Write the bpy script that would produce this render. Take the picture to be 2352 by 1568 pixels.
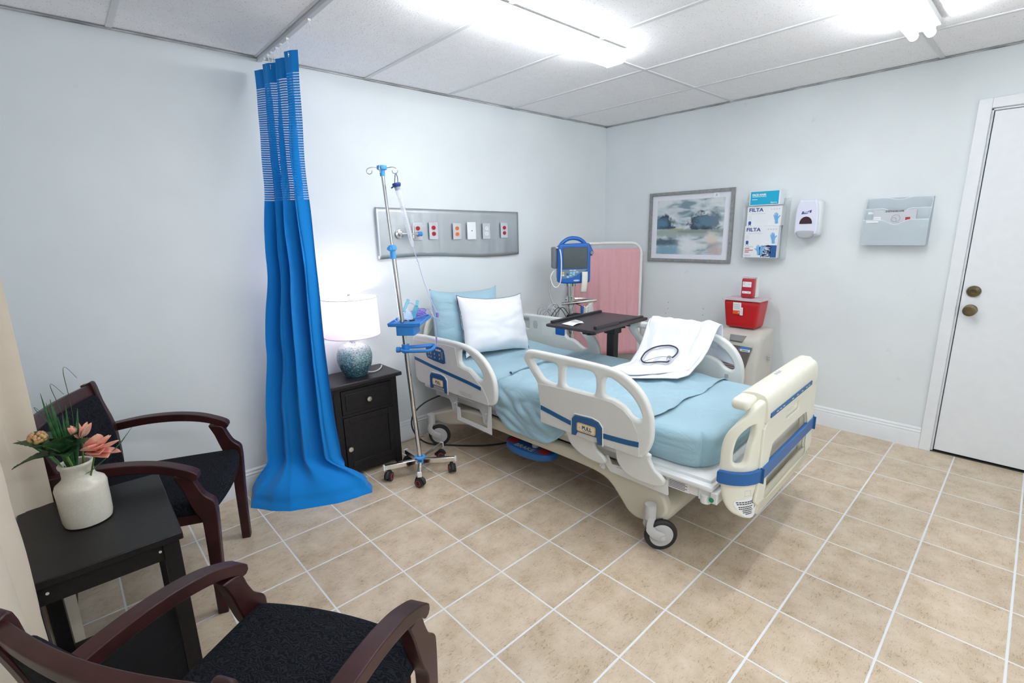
import bpy, bmesh, math, random
from mathutils import Vector, Matrix, Euler, noise
for o in list(bpy.data.objects): bpy.data.objects.remove(o)
C = bpy.context.scene.collection
SC = bpy.context.scene
PI = math.pi
random.seed(7)

# ------------------------------------------------------------------ camera
cam_d = bpy.data.cameras.new('camera'); cam = bpy.data.objects.new('camera', cam_d); C.objects.link(cam)
cam_d.sensor_width = 36; cam_d.lens = 1118.63/2352*36; cam_d.clip_start = .02
_yaw, _pit, _rol = math.radians(47.6226), math.radians(-12.8897), math.radians(-1.3675)
_f = Vector((math.cos(_yaw)*math.cos(_pit), math.sin(_yaw)*math.cos(_pit), math.sin(_pit)))
_r = _f.cross(Vector((0, 0, 1))).normalized(); _u = _r.cross(_f)
_r2 = _r*math.cos(_rol)+_u*math.sin(_rol); _u2 = -_r*math.sin(_rol)+_u*math.cos(_rol)
cam.matrix_world = Matrix((( _r2.x,_u2.x,-_f.x,-3.98356),(_r2.y,_u2.y,-_f.y,-2.98106),(_r2.z,_u2.z,-_f.z,1.46864),(0,0,0,1)))
SC.camera = cam
# ------------------------------------------------------------------ light and exposure
w = bpy.data.worlds.new('world'); SC.world = w; w.use_nodes = True
w.node_tree.nodes['Background'].inputs[0].default_value = (.75, .85, 1, 1)
w.node_tree.nodes['Background'].inputs[1].default_value = .35
SC.view_settings.view_transform = 'Standard'; SC.view_settings.look = 'None'
SC.view_settings.gamma = 1; SC.view_settings.use_curve_mapping = False
SC.view_settings.exposure = 1.04
TUBE_STRENGTH = 12.5       # emission of the fluorescent lenses
LAMP_WATTS = 2.2           # table lamp bulb
ADDED_WINDOW_WATTS = 8.0        # fill light of the added window behind the camera
SC.cycles.max_bounces = 10; SC.cycles.diffuse_bounces = 6; SC.cycles.transparent_max_bounces = 24
SC.cycles.sample_clamp_indirect = 6

# ------------------------------------------------------------------ materials
def mat(name, col, rough=.5, metal=0, spec=.5, noise_amt=0, nscale=20, bump=0, bscale=60, emis=None, estr=0, alpha=1, trans=0, coat=0, col2=None, sss=0):
    m = bpy.data.materials.new(name); m.use_nodes = True
    nt = m.node_tree; b = nt.nodes['Principled BSDF']
    b.inputs['Base Color'].default_value = (*col, 1); b.inputs['Roughness'].default_value = rough
    b.inputs['Metallic'].default_value = metal; b.inputs['Specular IOR Level'].default_value = spec
    b.inputs['Coat Weight'].default_value = coat; b.inputs['Alpha'].default_value = alpha
    b.inputs['Transmission Weight'].default_value = trans
    if sss: b.inputs['Subsurface Weight'].default_value = sss; b.inputs['Subsurface Scale'].default_value = .01
    if emis: b.inputs['Emission Color'].default_value = (*emis, 1); b.inputs['Emission Strength'].default_value = estr
    tc = nt.nodes.new('ShaderNodeTexCoord')
    n = nt.nodes.new('ShaderNodeTexNoise'); n.inputs['Scale'].default_value = nscale; n.inputs['Detail'].default_value = 6
    nt.links.new(tc.outputs['Object'], n.inputs['Vector'])
    amt = noise_amt or .008
    mx = nt.nodes.new('ShaderNodeMix'); mx.data_type = 'RGBA'
    c2 = col2 or tuple(c*(1-amt*2) for c in col)
    mx.inputs[6].default_value = (*c2, 1); mx.inputs[7].default_value = (*[min(1, c*(1+(0 if col2 else amt))) for c in col], 1)
    rp = nt.nodes.new('ShaderNodeMapRange'); rp.inputs[1].default_value = .35; rp.inputs[2].default_value = .65
    nt.links.new(n.outputs[0], rp.inputs[0]); nt.links.new(rp.outputs[0], mx.inputs[0])
    nt.links.new(mx.outputs[2], b.inputs['Base Color'])
    if bump:
        n2 = nt.nodes.new('ShaderNodeTexNoise'); n2.inputs['Scale'].default_value = bscale; n2.inputs['Detail'].default_value = 4
        nt.links.new(tc.outputs['Object'], n2.inputs['Vector'])
        bp = nt.nodes.new('ShaderNodeBump'); bp.inputs['Strength'].default_value = bump; bp.inputs['Distance'].default_value = .004
        nt.links.new(n2.outputs[0], bp.inputs['Height']); nt.links.new(bp.outputs[0], b.inputs['Normal'])
    return m
M = {}
M['white_plastic'] = mat('white_plastic', (.80, .80, .77), .35, bump=.05, bscale=300)
M['rail_plastic'] = mat('rail_plastic', (.74, .75, .72), .38, bump=.06, bscale=400)
M['cream_plastic'] = mat('cream_plastic', (.80, .78, .66), .4, bump=.06, bscale=400)
M['rail_panel'] = mat('rail_panel', (.68, .68, .65), .5, bump=.12, bscale=500)
M['base_beige'] = mat('base_beige', (.60, .57, .47), .45, bump=.08, bscale=300)
M['grey_metal'] = mat('grey_metal', (.62, .63, .63), .4, metal=.1)
M['white_metal'] = mat('white_metal', (.78, .79, .80), .35)
M['blue_bumper'] = mat('blue_bumper', (.015, .12, .36), .4)
M['blue_stripe'] = mat('blue_stripe', (.012, .10, .26), .45)
M['blue_panel'] = mat('blue_panel', (.02, .10, .25), .35)
M['label_cream'] = mat('label_cream', (.75, .72, .62), .5)
M['label_orange'] = mat('label_orange', (.75, .48, .20), .5)
M['label_white'] = mat('label_white', (.85, .86, .88), .5)
M['ink'] = mat('ink', (.02, .02, .025), .6)
M['ink_blue'] = mat('ink_blue', (.02, .06, .25), .5)
M['ink_white'] = mat('ink_white', (.85, .88, .9), .5)
M['ink_grey'] = mat('ink_grey', (.45, .48, .52), .6)
M['ink_red'] = mat('ink_red', (.45, .03, .045), .5)
M['ink_green'] = mat('ink_green', (.0, .22, .12), .5)
M['rubber'] = mat('rubber', (.02, .02, .02), .6)
M['wheel_grey'] = mat('wheel_grey', (.55, .55, .55), .45)
M['chrome'] = mat('chrome', (.75, .74, .72), .12, metal=1)
M['steel'] = mat('steel', (.5, .5, .5), .3, metal=1)
M['black_wood'] = mat('black_wood', (.010, .009, .010), .42, spec=.35, nscale=60, noise_amt=.15, bump=.15, bscale=250)
M['nightstand_top'] = mat('nightstand_top', (.022, .017, .021), .38, spec=.4, nscale=60, noise_amt=.15, bump=.15, bscale=250)
M['pewter'] = mat('pewter', (.62, .60, .55), .3, metal=.9)
M['mahogany'] = mat('mahogany', (.038, .009, .010), .38, nscale=12, noise_amt=.2, spec=.4)
M['black_plastic'] = mat('black_plastic', (.02, .02, .022), .45)
M['brown_black'] = mat('brown_black', (.04, .028, .032), .42)
M['blue_plastic'] = mat('blue_plastic', (.03, .22, .62), .4)
M['light_blue_plastic'] = mat('light_blue_plastic', (.07, .36, .80), .4)
M['monitor_blue'] = mat('monitor_blue', (.003, .105, .42), .35)
M['screen_dark'] = mat('screen_dark', (.04, .055, .06), .2)
M['slate'] = mat('slate', (.17, .22, .28), .4)
M['key_cyan'] = mat('key_cyan', (.25, .6, .8), .4)
M['grey_plastic'] = mat('grey_plastic', (.42, .44, .47), .45)
M['mid_grey'] = mat('mid_grey', (.22, .22, .23), .5)
M['pale_grey'] = mat('pale_grey', (.55, .58, .62), .45)
M['concentrator'] = mat('concentrator', (.57, .55, .50), .5, bump=.1, bscale=300)
M['conc_panel'] = mat('conc_panel', (.13, .12, .12), .45)
M['red_plastic'] = mat('red_plastic', (.48, .012, .015), .35)
M['red_clear'] = mat('red_clear', (.42, .02, .035), .3)
M['lid_clear'] = mat('lid_clear', (.72, .58, .62), .25, alpha=.85)
M['orange_label'] = mat('orange_label', (.85, .12, .01), .5)
M['red_socket'] = mat('red_socket', (.45, .01, .015), .4)
M['orange_socket'] = mat('orange_socket', (.85, .18, .02), .4)
M['white_socket'] = mat('white_socket', (.82, .84, .86), .4)
M['brass'] = mat('brass', (.19, .15, .085), .32, metal=.9, noise_amt=.2)
M['frame_grey'] = mat('frame_grey', (.27, .28, .28), .5, nscale=40, noise_amt=.1)
M['door_white'] = mat('door_white', (.80, .83, .86), .35)
M['trim_white'] = mat('trim_white', (.80, .83, .86), .35)
M['cotton_white'] = mat('cotton_white', (.84, .86, .90), .85, bump=.15, bscale=500)
M['coat_white'] = mat('coat_white', (.83, .85, .92), .85, bump=.12, bscale=400)
M['pink_fabric'] = mat('pink_fabric', (.72, .39, .42), .8, bump=.15, bscale=600)
M['beige_fabric'] = mat('beige_fabric', (.68, .60, .49), .85, bump=.2, bscale=500)
M['stone_vase'] = mat('stone_vase', (.70, .67, .58), .25, nscale=220, noise_amt=.03, bump=.03, bscale=160)
M['leaf'] = mat('leaf', (.025, .085, .025), .5, nscale=60, noise_amt=.2)
M['grass'] = mat('grass', (.05, .20, .07), .5, nscale=60, noise_amt=.2)
M['stem'] = mat('stem', (.12, .22, .04), .5)
M['petal'] = mat('petal', (.80, .27, .22), .55, nscale=40, col2=(.85, .50, .36))
M['bud'] = mat('bud', (.62, .25, .20), .6, nscale=160, col2=(.50, .45, .12))
M['burette_clear'] = mat('burette_clear', (.88, .9, .97), .1, alpha=.35)
M['tube_clear'] = mat('tube_clear', (.62, .6, .9), .15, alpha=.7)
M['tube_violet'] = mat('tube_violet', (.30, .22, .72), .3, alpha=.8)
M['teal_clear'] = mat('teal_clear', (.15, .62, .75), .1, alpha=.6)
M['mask_clear'] = mat('mask_clear', (.75, .9, 1), .08, alpha=.3)
M['glass_clear'] = mat('glass_clear', (.9, .93, .95), .05, alpha=.14)
M['acrylic'] = mat('acrylic', (.85, .9, .92), .05, alpha=.22)
M['pocket'] = mat('pocket', (.70, .79, .84), .3, alpha=.52)
M['paper'] = mat('paper', (.85, .85, .84), .7)
M['paper_cream'] = mat('paper_cream', (.72, .70, .62), .7)
M['box_white'] = mat('box_white', (.80, .83, .86), .5)
M['box_cyan'] = mat('box_cyan', (.0, .38, .60), .5)
M['glove_blue'] = mat('glove_blue', (.16, .42, .75), .5)
M['navy'] = mat('navy', (.02, .10, .30), .5)
M['lilac_white'] = mat('lilac_white', (.74, .76, .88), .3)
M['dispenser_side'] = mat('dispenser_side', (.72, .76, .78), .35)
M['cord_black'] = mat('cord_black', (.012, .012, .012), .5)
M['cord_grey'] = mat('cord_grey', (.25, .25, .27), .5)
M['cord_white'] = mat('cord_white', (.75, .75, .74), .5)
M['gap_dark'] = mat('gap_dark', (.03, .03, .03), .8)
M['cloth_dark'] = mat('cloth_dark', (.012, .013, .018), .95)

def nodes(m): return m.node_tree.nodes, m.node_tree.links
def wall_mat(name, col):
    m = mat(name, col, .55, bump=.12, bscale=9, nscale=1.6, noise_amt=.025)
    N, L = nodes(m); b = N['Principled BSDF']
    tc = N.new('ShaderNodeTexCoord'); v = N.new('ShaderNodeTexNoise'); v.inputs['Scale'].default_value = 2.2; v.inputs['Detail'].default_value = 12; v.inputs['Roughness'].default_value = .68
    L.new(tc.outputs['Object'], v.inputs['Vector'])
    r = N.new('ShaderNodeMapRange'); r.inputs[1].default_value = .30; r.inputs[2].default_value = .36; r.inputs[3].default_value = .9; r.inputs[4].default_value = 1
    L.new(v.outputs[0], r.inputs[0])
    src = b.inputs['Base Color'].links[0].from_socket
    hs = N.new('ShaderNodeMix'); hs.data_type = 'RGBA'; hs.blend_type = 'MULTIPLY'; hs.inputs[0].default_value = 1
    L.new(src, hs.inputs[6]); L.new(r.outputs[0], hs.inputs[7]); L.new(hs.outputs[2], b.inputs['Base Color'])
    return m
M['wall'] = wall_mat('wall_paint', (.755, .805, .822))
def speck_mat():
    m = mat('ceiling_tile', (.93, .93, .94), .85, bump=.35, bscale=120)
    N, L = nodes(m); b = N['Principled BSDF']; tc = N.new('ShaderNodeTexCoord')
    v = N.new('ShaderNodeTexVoronoi'); v.inputs['Scale'].default_value = 95; v.inputs['Randomness'].default_value = 1
    L.new(tc.outputs['Object'], v.inputs['Vector'])
    n = N.new('ShaderNodeTexNoise'); n.inputs['Scale'].default_value = 50; L.new(tc.outputs['Object'], n.inputs['Vector'])
    a = N.new('ShaderNodeMath'); a.operation = 'MULTIPLY'; a.inputs[1].default_value = .35; L.new(n.outputs[0], a.inputs[0])
    c = N.new('ShaderNodeMath'); c.operation = 'LESS_THAN'; L.new(v.outputs['Distance'], c.inputs[0]); L.new(a.outputs[0], c.inputs[1])
    mx = N.new('ShaderNodeMix'); mx.data_type = 'RGBA'; L.new(c.outputs[0], mx.inputs[0])
    L.new(b.inputs['Base Color'].links[0].from_socket, mx.inputs[6]); mx.inputs[7].default_value = (.60, .61, .62, 1)
    L.new(mx.outputs[2], b.inputs['Base Color'])
    return m
M['ceiling'] = speck_mat()
def floor_mat():
    m = bpy.data.materials.new('floor_tile'); m.use_nodes = True; N, L = nodes(m); b = N['Principled BSDF']
    g = N.new('ShaderNodeNewGeometry'); mp = N.new('ShaderNodeMapping'); mp.vector_type = 'POINT'
    mp.inputs['Rotation'].default_value = (0, 0, -.0076)
    L.new(g.outputs['Position'], mp.inputs['Vector'])
    sub = N.new('ShaderNodeVectorMath'); sub.operation = 'SUBTRACT'; sub.inputs[1].default_value = (-3.7135-12*.3089, -.2958-20*.3089, 0)
    L.new(mp.outputs[0], sub.inputs[0])
    dv = N.new('ShaderNodeVectorMath'); dv.operation = 'SCALE'; dv.inputs['Scale'].default_value = 1/.3089; L.new(sub.outputs[0], dv.inputs[0])
    fr = N.new('ShaderNodeVectorMath'); fr.operation = 'FRACTION'; L.new(dv.outputs[0], fr.inputs[0])
    fl = N.new('ShaderNodeVectorMath'); fl.operation = 'FLOOR'; L.new(dv.outputs[0], fl.inputs[0])
    sx = N.new('ShaderNodeSeparateXYZ'); L.new(fr.outputs[0], sx.inputs[0])
    def M_(op, a, bb=None, c=None):
        n = N.new('ShaderNodeMath'); n.operation = op
        for i, q in enumerate((a, bb, c)):
            if q is None: continue
            if isinstance(q, (int, float)): n.inputs[i].default_value = q
            else: L.new(q, n.inputs[i])
        return n.outputs[0]
    dx = M_('ABSOLUTE', M_('SUBTRACT', sx.outputs[0], .5)); dy = M_('ABSOLUTE', M_('SUBTRACT', sx.outputs[1], .5))
    nz0 = N.new('ShaderNodeTexNoise'); nz0.inputs['Scale'].default_value = 12; nz0.inputs['Detail'].default_value = 3; L.new(g.outputs['Position'], nz0.inputs['Vector'])
    edge = M_('ADD', M_('MAXIMUM', dx, M_('ADD', dy, .002)), M_('MULTIPLY', M_('SUBTRACT', nz0.outputs[0], .5), .008))
    mr = N.new('ShaderNodeMapRange'); mr.inputs[1].default_value = .4865; mr.inputs[2].default_value = .4915; L.new(edge, mr.inputs[0])
    wn = N.new('ShaderNodeTexWhiteNoise'); wn.noise_dimensions = '2D'; L.new(fl.outputs[0], wn.inputs['Vector'])
    off = N.new('ShaderNodeVectorMath'); off.operation = 'MULTIPLY_ADD'; L.new(fl.outputs[0], off.inputs[0]); off.inputs[1].default_value = (7.3, 3.1, 1); L.new(g.outputs['Position'], off.inputs[2])
    n1 = N.new('ShaderNodeTexNoise'); n1.inputs['Scale'].default_value = 9; n1.inputs['Detail'].default_value = 8; n1.inputs['Roughness'].default_value = .65; L.new(off.outputs[0], n1.inputs['Vector'])
    cr = N.new('ShaderNodeValToRGB'); L.new(n1.outputs[0], cr.inputs[0])
    cr.color_ramp.elements[0].position = .30; cr.color_ramp.elements[0].color = (.47, .36, .235, 1)
    cr.color_ramp.elements[1].position = .68; cr.color_ramp.elements[1].color = (.68, .57, .435, 1)
    e = cr.color_ramp.elements.new(.5); e.color = (.60, .485, .355, 1)
    # short brown flecks
    st = N.new('ShaderNodeMapping'); st.inputs['Scale'].default_value = (45, 130, 1); st.inputs['Rotation'].default_value = (0, 0, .5); L.new(off.outputs[0], st.inputs['Vector'])
    n2 = N.new('ShaderNodeTexNoise'); n2.inputs['Scale'].default_value = 1.; n2.inputs['Detail'].default_value = 5; n2.inputs['Distortion'].default_value = 1.6; L.new(st.outputs[0], n2.inputs['Vector'])
    fk = N.new('ShaderNodeMapRange'); fk.inputs[1].default_value = .57; fk.inputs[2].default_value = .66; L.new(n2.outputs[0], fk.inputs[0])
    gate = N.new('ShaderNodeMapRange'); gate.inputs[1].default_value = .60; gate.inputs[2].default_value = .38; gate.inputs[3].default_value = .25; gate.inputs[4].default_value = .6; L.new(n1.outputs[0], gate.inputs[0])
    fm = M_('MULTIPLY', fk.outputs[0], gate.outputs[0])
    mxf = N.new('ShaderNodeMix'); mxf.data_type = 'RGBA'; L.new(fm, mxf.inputs[0]); L.new(cr.outputs[0], mxf.inputs[6]); mxf.inputs[7].default_value = (.20, .13, .075, 1)
    tint = N.new('ShaderNodeMapRange'); tint.inputs[3].default_value = .93; tint.inputs[4].default_value = 1.05; L.new(wn.outputs['Value'], tint.inputs[0])
    mt = N.new('ShaderNodeMix'); mt.data_type = 'RGBA'; mt.blend_type = 'MULTIPLY'; mt.inputs[0].default_value = 1; L.new(mxf.outputs[2], mt.inputs[6]); L.new(tint.outputs[0], mt.inputs[7])
    mg = N.new('ShaderNodeMix'); mg.data_type = 'RGBA'; L.new(mr.outputs[0], mg.inputs[0]); L.new(mt.outputs[2], mg.inputs[6]); mg.inputs[7].default_value = (.78, .79, .80, 1)
    L.new(mg.outputs[2], b.inputs['Base Color'])
    rr = N.new('ShaderNodeMapRange'); rr.inputs[3].default_value = .34; rr.inputs[4].default_value = .8; L.new(mr.outputs[0], rr.inputs[0]); L.new(rr.outputs[0], b.inputs['Roughness'])
    bp = N.new('ShaderNodeBump'); bp.inputs['Strength'].default_value = .5; bp.inputs['Distance'].default_value = .002; bp.invert = True
    L.new(M_('ADD', mr.outputs[0], M_('MULTIPLY', n1.outputs[0], -.3)), bp.inputs['Height']); L.new(bp.outputs[0], b.inputs['Normal'])
    return m
M['floor'] = floor_mat()
def sheet_mat():
    m = mat('blue_sheet', (.33, .51, .60), .85, nscale=3, noise_amt=.04, bump=.1, bscale=700)
    N, L = nodes(m); b = N['Principled BSDF']; b.inputs['Sheen Weight'].default_value = .2
    g = N.new('ShaderNodeNewGeometry'); mp = N.new('ShaderNodeMapping'); mp.inputs['Scale'].default_value = (5, 5, 10); L.new(g.outputs['Position'], mp.inputs['Vector'])
    n = N.new('ShaderNodeTexNoise'); n.inputs['Scale'].default_value = 1; n.inputs['Detail'].default_value = 3; n.inputs['Distortion'].default_value = 1.4; L.new(mp.outputs[0], n.inputs['Vector'])
    ab = N.new('ShaderNodeMath'); ab.operation = 'SUBTRACT'; ab.inputs[1].default_value = .5; L.new(n.outputs[0], ab.inputs[0]); a2 = N.new('ShaderNodeMath'); a2.operation = 'ABSOLUTE'; L.new(ab.outputs[0], a2.inputs[0]); a3 = N.new('ShaderNodeMath'); a3.operation = 'POWER'; a3.inputs[1].default_value = .6; L.new(a2.outputs[0], a3.inputs[0])
    bp = N.new('ShaderNodeBump'); bp.inputs['Strength'].default_value = .32; bp.inputs['Distance'].default_value = .014; L.new(a3.outputs[0], bp.inputs['Height']); L.new(b.inputs['Normal'].links[0].from_socket, bp.inputs['Normal']); L.new(bp.outputs[0], b.inputs['Normal'])
    return m
M['sheet'] = sheet_mat()
def curl_fabric():
    m = mat('curl_fabric', (.014, .016, .020), .95, spec=.15)
    N, L = nodes(m); b = N['Principled BSDF']; tc = N.new('ShaderNodeTexCoord')
    w_ = N.new('ShaderNodeTexWave'); w_.inputs['Scale'].default_value = 34; w_.inputs['Distortion'].default_value = 16; w_.inputs['Detail'].default_value = 1.2; w_.inputs['Detail Scale'].default_value = 1.6
    L.new(tc.outputs['Object'], w_.inputs['Vector'])
    r = N.new('ShaderNodeMapRange'); r.inputs[1].default_value = .45; r.inputs[2].default_value = .6; L.new(w_.outputs['Fac'], r.inputs[0])
    mx = N.new('ShaderNodeMix'); mx.data_type = 'RGBA'; L.new(r.outputs[0], mx.inputs[0]); mx.inputs[6].default_value = (.005, .006, .009, 1); mx.inputs[7].default_value = (.015, .017, .023, 1)
    L.new(mx.outputs[2], b.inputs['Base Color'])
    bp = N.new('ShaderNodeBump'); bp.inputs['Strength'].default_value = .5; bp.inputs['Distance'].default_value = .002; L.new(r.outputs[0], bp.inputs['Height']); L.new(bp.outputs[0], b.inputs['Normal'])
    return m
M['curl'] = curl_fabric()
def fabric_blue(net=False):
    m = mat('curtain_net' if net else 'curtain_blue', (.003, .225, .66), .8, bump=.1, bscale=600, spec=.2)
    N, L = nodes(m); b = N['Principled BSDF']; b.inputs['Sheen Weight'].default_value = .2
    if net:
        uv = N.new('ShaderNodeUVMap'); sc = N.new('ShaderNodeVectorMath'); sc.operation = 'MULTIPLY'; sc.inputs[1].default_value = (1/.011, 1/.0115, 1)
        L.new(uv.outputs[0], sc.inputs[0]); fr = N.new('ShaderNodeVectorMath'); fr.operation = 'FRACTION'; L.new(sc.outputs[0], fr.inputs[0])
        s = N.new('ShaderNodeSeparateXYZ'); L.new(fr.outputs[0], s.inputs[0])
        def g(sock, th):
            n = N.new('ShaderNodeMath'); n.operation = 'LESS_THAN'; n.inputs[1].default_value = th; L.new(sock, n.inputs[0]); return n.outputs[0]
        mu = N.new('ShaderNodeMath'); mu.operation = 'MULTIPLY'; L.new(g(s.outputs[0], .52), mu.inputs[0]); L.new(g(s.outputs[1], .44), mu.inputs[1])
        iv = N.new('ShaderNodeMath'); iv.operation = 'SUBTRACT'; iv.inputs[0].default_value = 1; L.new(mu.outputs[0], iv.inputs[1]); L.new(iv.outputs[0], b.inputs['Alpha'])
    return m
M['curtain_blue'] = fabric_blue(); M['curtain_net'] = fabric_blue(True)
def glaze_mat():
    m = mat('glaze', (.30, .45, .48), .25, coat=.5)
    N, L = nodes(m); b = N['Principled BSDF']; tc = N.new('ShaderNodeTexCoord')
    v = N.new('ShaderNodeTexNoise'); v.inputs['Scale'].default_value = 130; v.inputs['Detail'].default_value = 8; v.inputs['Distortion'].default_value = 1; L.new(tc.outputs['Object'], v.inputs['Vector'])
    s = N.new('ShaderNodeSeparateXYZ'); L.new(tc.outputs['Object'], s.inputs[0])
    h = N.new('ShaderNodeMapRange'); h.inputs[1].default_value = .06; h.inputs[2].default_value = .21; h.inputs[3].default_value = -.15; h.inputs[4].default_value = .15; L.new(s.outputs[2], h.inputs[0])
    a = N.new('ShaderNodeMath'); a.operation = 'ADD'; L.new(v.outputs[0], a.inputs[0]); L.new(h.outputs[0], a.inputs[1])
    cr = N.new('ShaderNodeValToRGB'); L.new(a.outputs[0], cr.inputs[0]); el = cr.color_ramp.elements
    el[0].position = .3; el[0].color = (.03, .09, .12, 1); el[1].position = .68; el[1].color = (.62, .60, .60, 1)
    e = el.new(.42); e.color = (.10, .24, .28, 1); e = el.new(.54); e.color = (.30, .46, .48, 1)
    L.new(cr.outputs[0], b.inputs['Base Color'])
    return m
M['glaze'] = glaze_mat()
def painting_mat():
    m = mat('painting', (.5, .6, .65), .6); N, L = nodes(m); b = N['Principled BSDF']
    uv = N.new('ShaderNodeUVMap'); s = N.new('ShaderNodeSeparateXYZ'); L.new(uv.outputs[0], s.inputs[0]); U, V = s.outputs[0], s.outputs[1]
    def M_(op, a, bb=None, c=None):
        n = N.new('ShaderNodeMath'); n.operation = op
        for i, q in enumerate((a, bb, c)):
            if q is None: continue
            if isinstance(q, (int, float)): n.inputs[i].default_value = q
            else: L.new(q, n.inputs[i])
        return n.outputs[0]
    def nz(sc, d=8, dist=0, st=(1, 1, 1)):
        mp = N.new('ShaderNodeMapping'); mp.inputs['Scale'].default_value = st; L.new(uv.outputs[0], mp.inputs['Vector'])
        n = N.new('ShaderNodeTexNoise'); n.inputs['Scale'].default_value = sc; n.inputs['Detail'].default_value = d; n.inputs['Distortion'].default_value = dist; L.new(mp.outputs[0], n.inputs['Vector']); return n.outputs[0]
    base = N.new('ShaderNodeValToRGB'); L.new(nz(3.5, 9, .6, (1, 2.4, 1)), base.inputs[0]); el = base.color_ramp.elements
    el[0].position = .36; el[0].color = (.16, .26, .31, 1); el[1].position = .62; el[1].color = (.68, .72, .74, 1); e = el.new(.48); e.color = (.47, .56, .60, 1)
    col = base.outputs[0]
    rough = nz(11, 13, .5)
    def blob(col, cx, cy, rx, ry, c, hard=.35, flat=None, k=1.9):
        dx = M_('DIVIDE', M_('SUBTRACT', U, cx), rx); dy = M_('DIVIDE', M_('SUBTRACT', V, cy), ry)
        d = M_('SQRT', M_('ADD', M_('MULTIPLY', dx, dx), M_('MULTIPLY', dy, dy)))
        d = M_('ADD', d, M_('MULTIPLY', M_('SUBTRACT', rough, .5), k))
        mr = N.new('ShaderNodeMapRange'); mr.inputs[1].default_value = 1+hard; mr.inputs[2].default_value = 1-hard; mr.interpolation_type = 'SMOOTHSTEP'; L.new(d, mr.inputs[0])
        f = mr.outputs[0]
        if flat is not None:
            g = N.new('ShaderNodeMapRange'); g.inputs[1].default_value = flat-.012; g.inputs[2].default_value = flat+.012; L.new(M_('ADD', V, M_('MULTIPLY', M_('SUBTRACT', rough, .5), .06)), g.inputs[0]); f = M_('MULTIPLY', f, g.outputs[0])
        mx = N.new('ShaderNodeMix'); mx.data_type = 'RGBA'; L.new(f, mx.inputs[0]); L.new(col, mx.inputs[6]); mx.inputs[7].default_value = (*c, 1); return mx.outputs[2]
    col = blob(col, .5, .40, .9, .07, (.30, .38, .36), .5)
    col = blob(col, .1, .50, .17, .22, (.002, .040, .085), .25, .47)
    col = blob(col, .70, .52, .21, .23, (.0, .022, .05), .25, .45)
    col = blob(col, .86, .62, .09, .16, (.10, .17, .22), .4, .45)
    col = blob(col, .72, .60, .12, .10, (.06, .16, .25), .5, .45)
    col = blob(col, .06, .58, .10, .08, (.05, .17, .28), .5, .47)
    col = blob(col, .30, .455, .12, .02, (.36, .35, .20), .4)
    col = blob(col, .65, .42, .35, .03, (.20, .26, .24), .5)
    col = blob(col, .12, .22, .26, .07, (.04, .10, .14), .4)
    col = blob(col, .25, .08, .3, .09, (.18, .35, .48), .5)
    col = blob(col, .84, .30, .09, .10, (.68, .62, .55), .5)
    col = blob(col, .9, .10, .1, .10, (.50, .42, .42), .6)
    col = blob(col, .5, .13, .14, .16, (.70, .75, .78), .6)
    L.new(col, b.inputs['Base Color']); return m
M['painting'] = painting_mat()
def panel_steel():
    m = mat('brushed_panel', (.62, .66, .69), .42, metal=1); N, L = nodes(m); b = N['Principled BSDF']
    tc = N.new('ShaderNodeTexCoord'); mp = N.new('ShaderNodeMapping'); mp.inputs['Scale'].default_value = (3.5, 1, .5); L.new(tc.outputs['Object'], mp.inputs['Vector'])
    n = N.new('ShaderNodeTexNoise'); n.inputs['Scale'].default_value = 1.7; n.inputs['Detail'].default_value = 2; L.new(mp.outputs[0], n.inputs['Vector'])
    bp = N.new('ShaderNodeBump'); bp.inputs['Strength'].default_value = .35; bp.inputs['Distance'].default_value = .03; L.new(n.outputs[0], bp.inputs['Height']); L.new(bp.outputs[0], b.inputs['Normal'])
    return m
M['panel_steel'] = panel_steel()
def shade_mat():
    m = bpy.data.materials.new('lamp_shade'); m.use_nodes = True; N, L = nodes(m)
    b = N['Principled BSDF']; b.inputs['Base Color'].default_value = (.85, .82, .84, 1); b.inputs['Roughness'].default_value = .9
    t = N.new('ShaderNodeBsdfTranslucent'); t.inputs[0].default_value = (.92, .82, .88, 1); mx = N.new('ShaderNodeMixShader'); mx.inputs[0].default_value = .42
    tc = N.new('ShaderNodeTexCoord'); n = N.new('ShaderNodeTexNoise'); n.inputs['Scale'].default_value = 400; L.new(tc.outputs['Object'], n.inputs['Vector'])
    bp = N.new('ShaderNodeBump'); bp.inputs['Strength'].default_value = .1; bp.inputs['Distance'].default_value = .002; L.new(n.outputs[0], bp.inputs['Height']); L.new(bp.outputs[0], b.inputs['Normal'])
    L.new(b.outputs[0], mx.inputs[1]); L.new(t.outputs[0], mx.inputs[2]); L.new(mx.outputs[0], N['Material Output'].inputs[0]); return m
M['shade'] = shade_mat()
def glow(name, col, s):
    m = mat(name, (.9, .9, .9), .4, emis=col, estr=s); return m
M['lens_glow'] = glow('lens_glow', (.95, .97, 1.0), TUBE_STRENGTH)
M['lens_glow_added'] = glow('lens_glow_added', (.95, .97, 1.0), TUBE_STRENGTH*1.0)  # lens of the added fixture behind the camera
M['tube_glow'] = glow('tube_glow', (.95, .97, 1.0), TUBE_STRENGTH*1.45)

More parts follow.
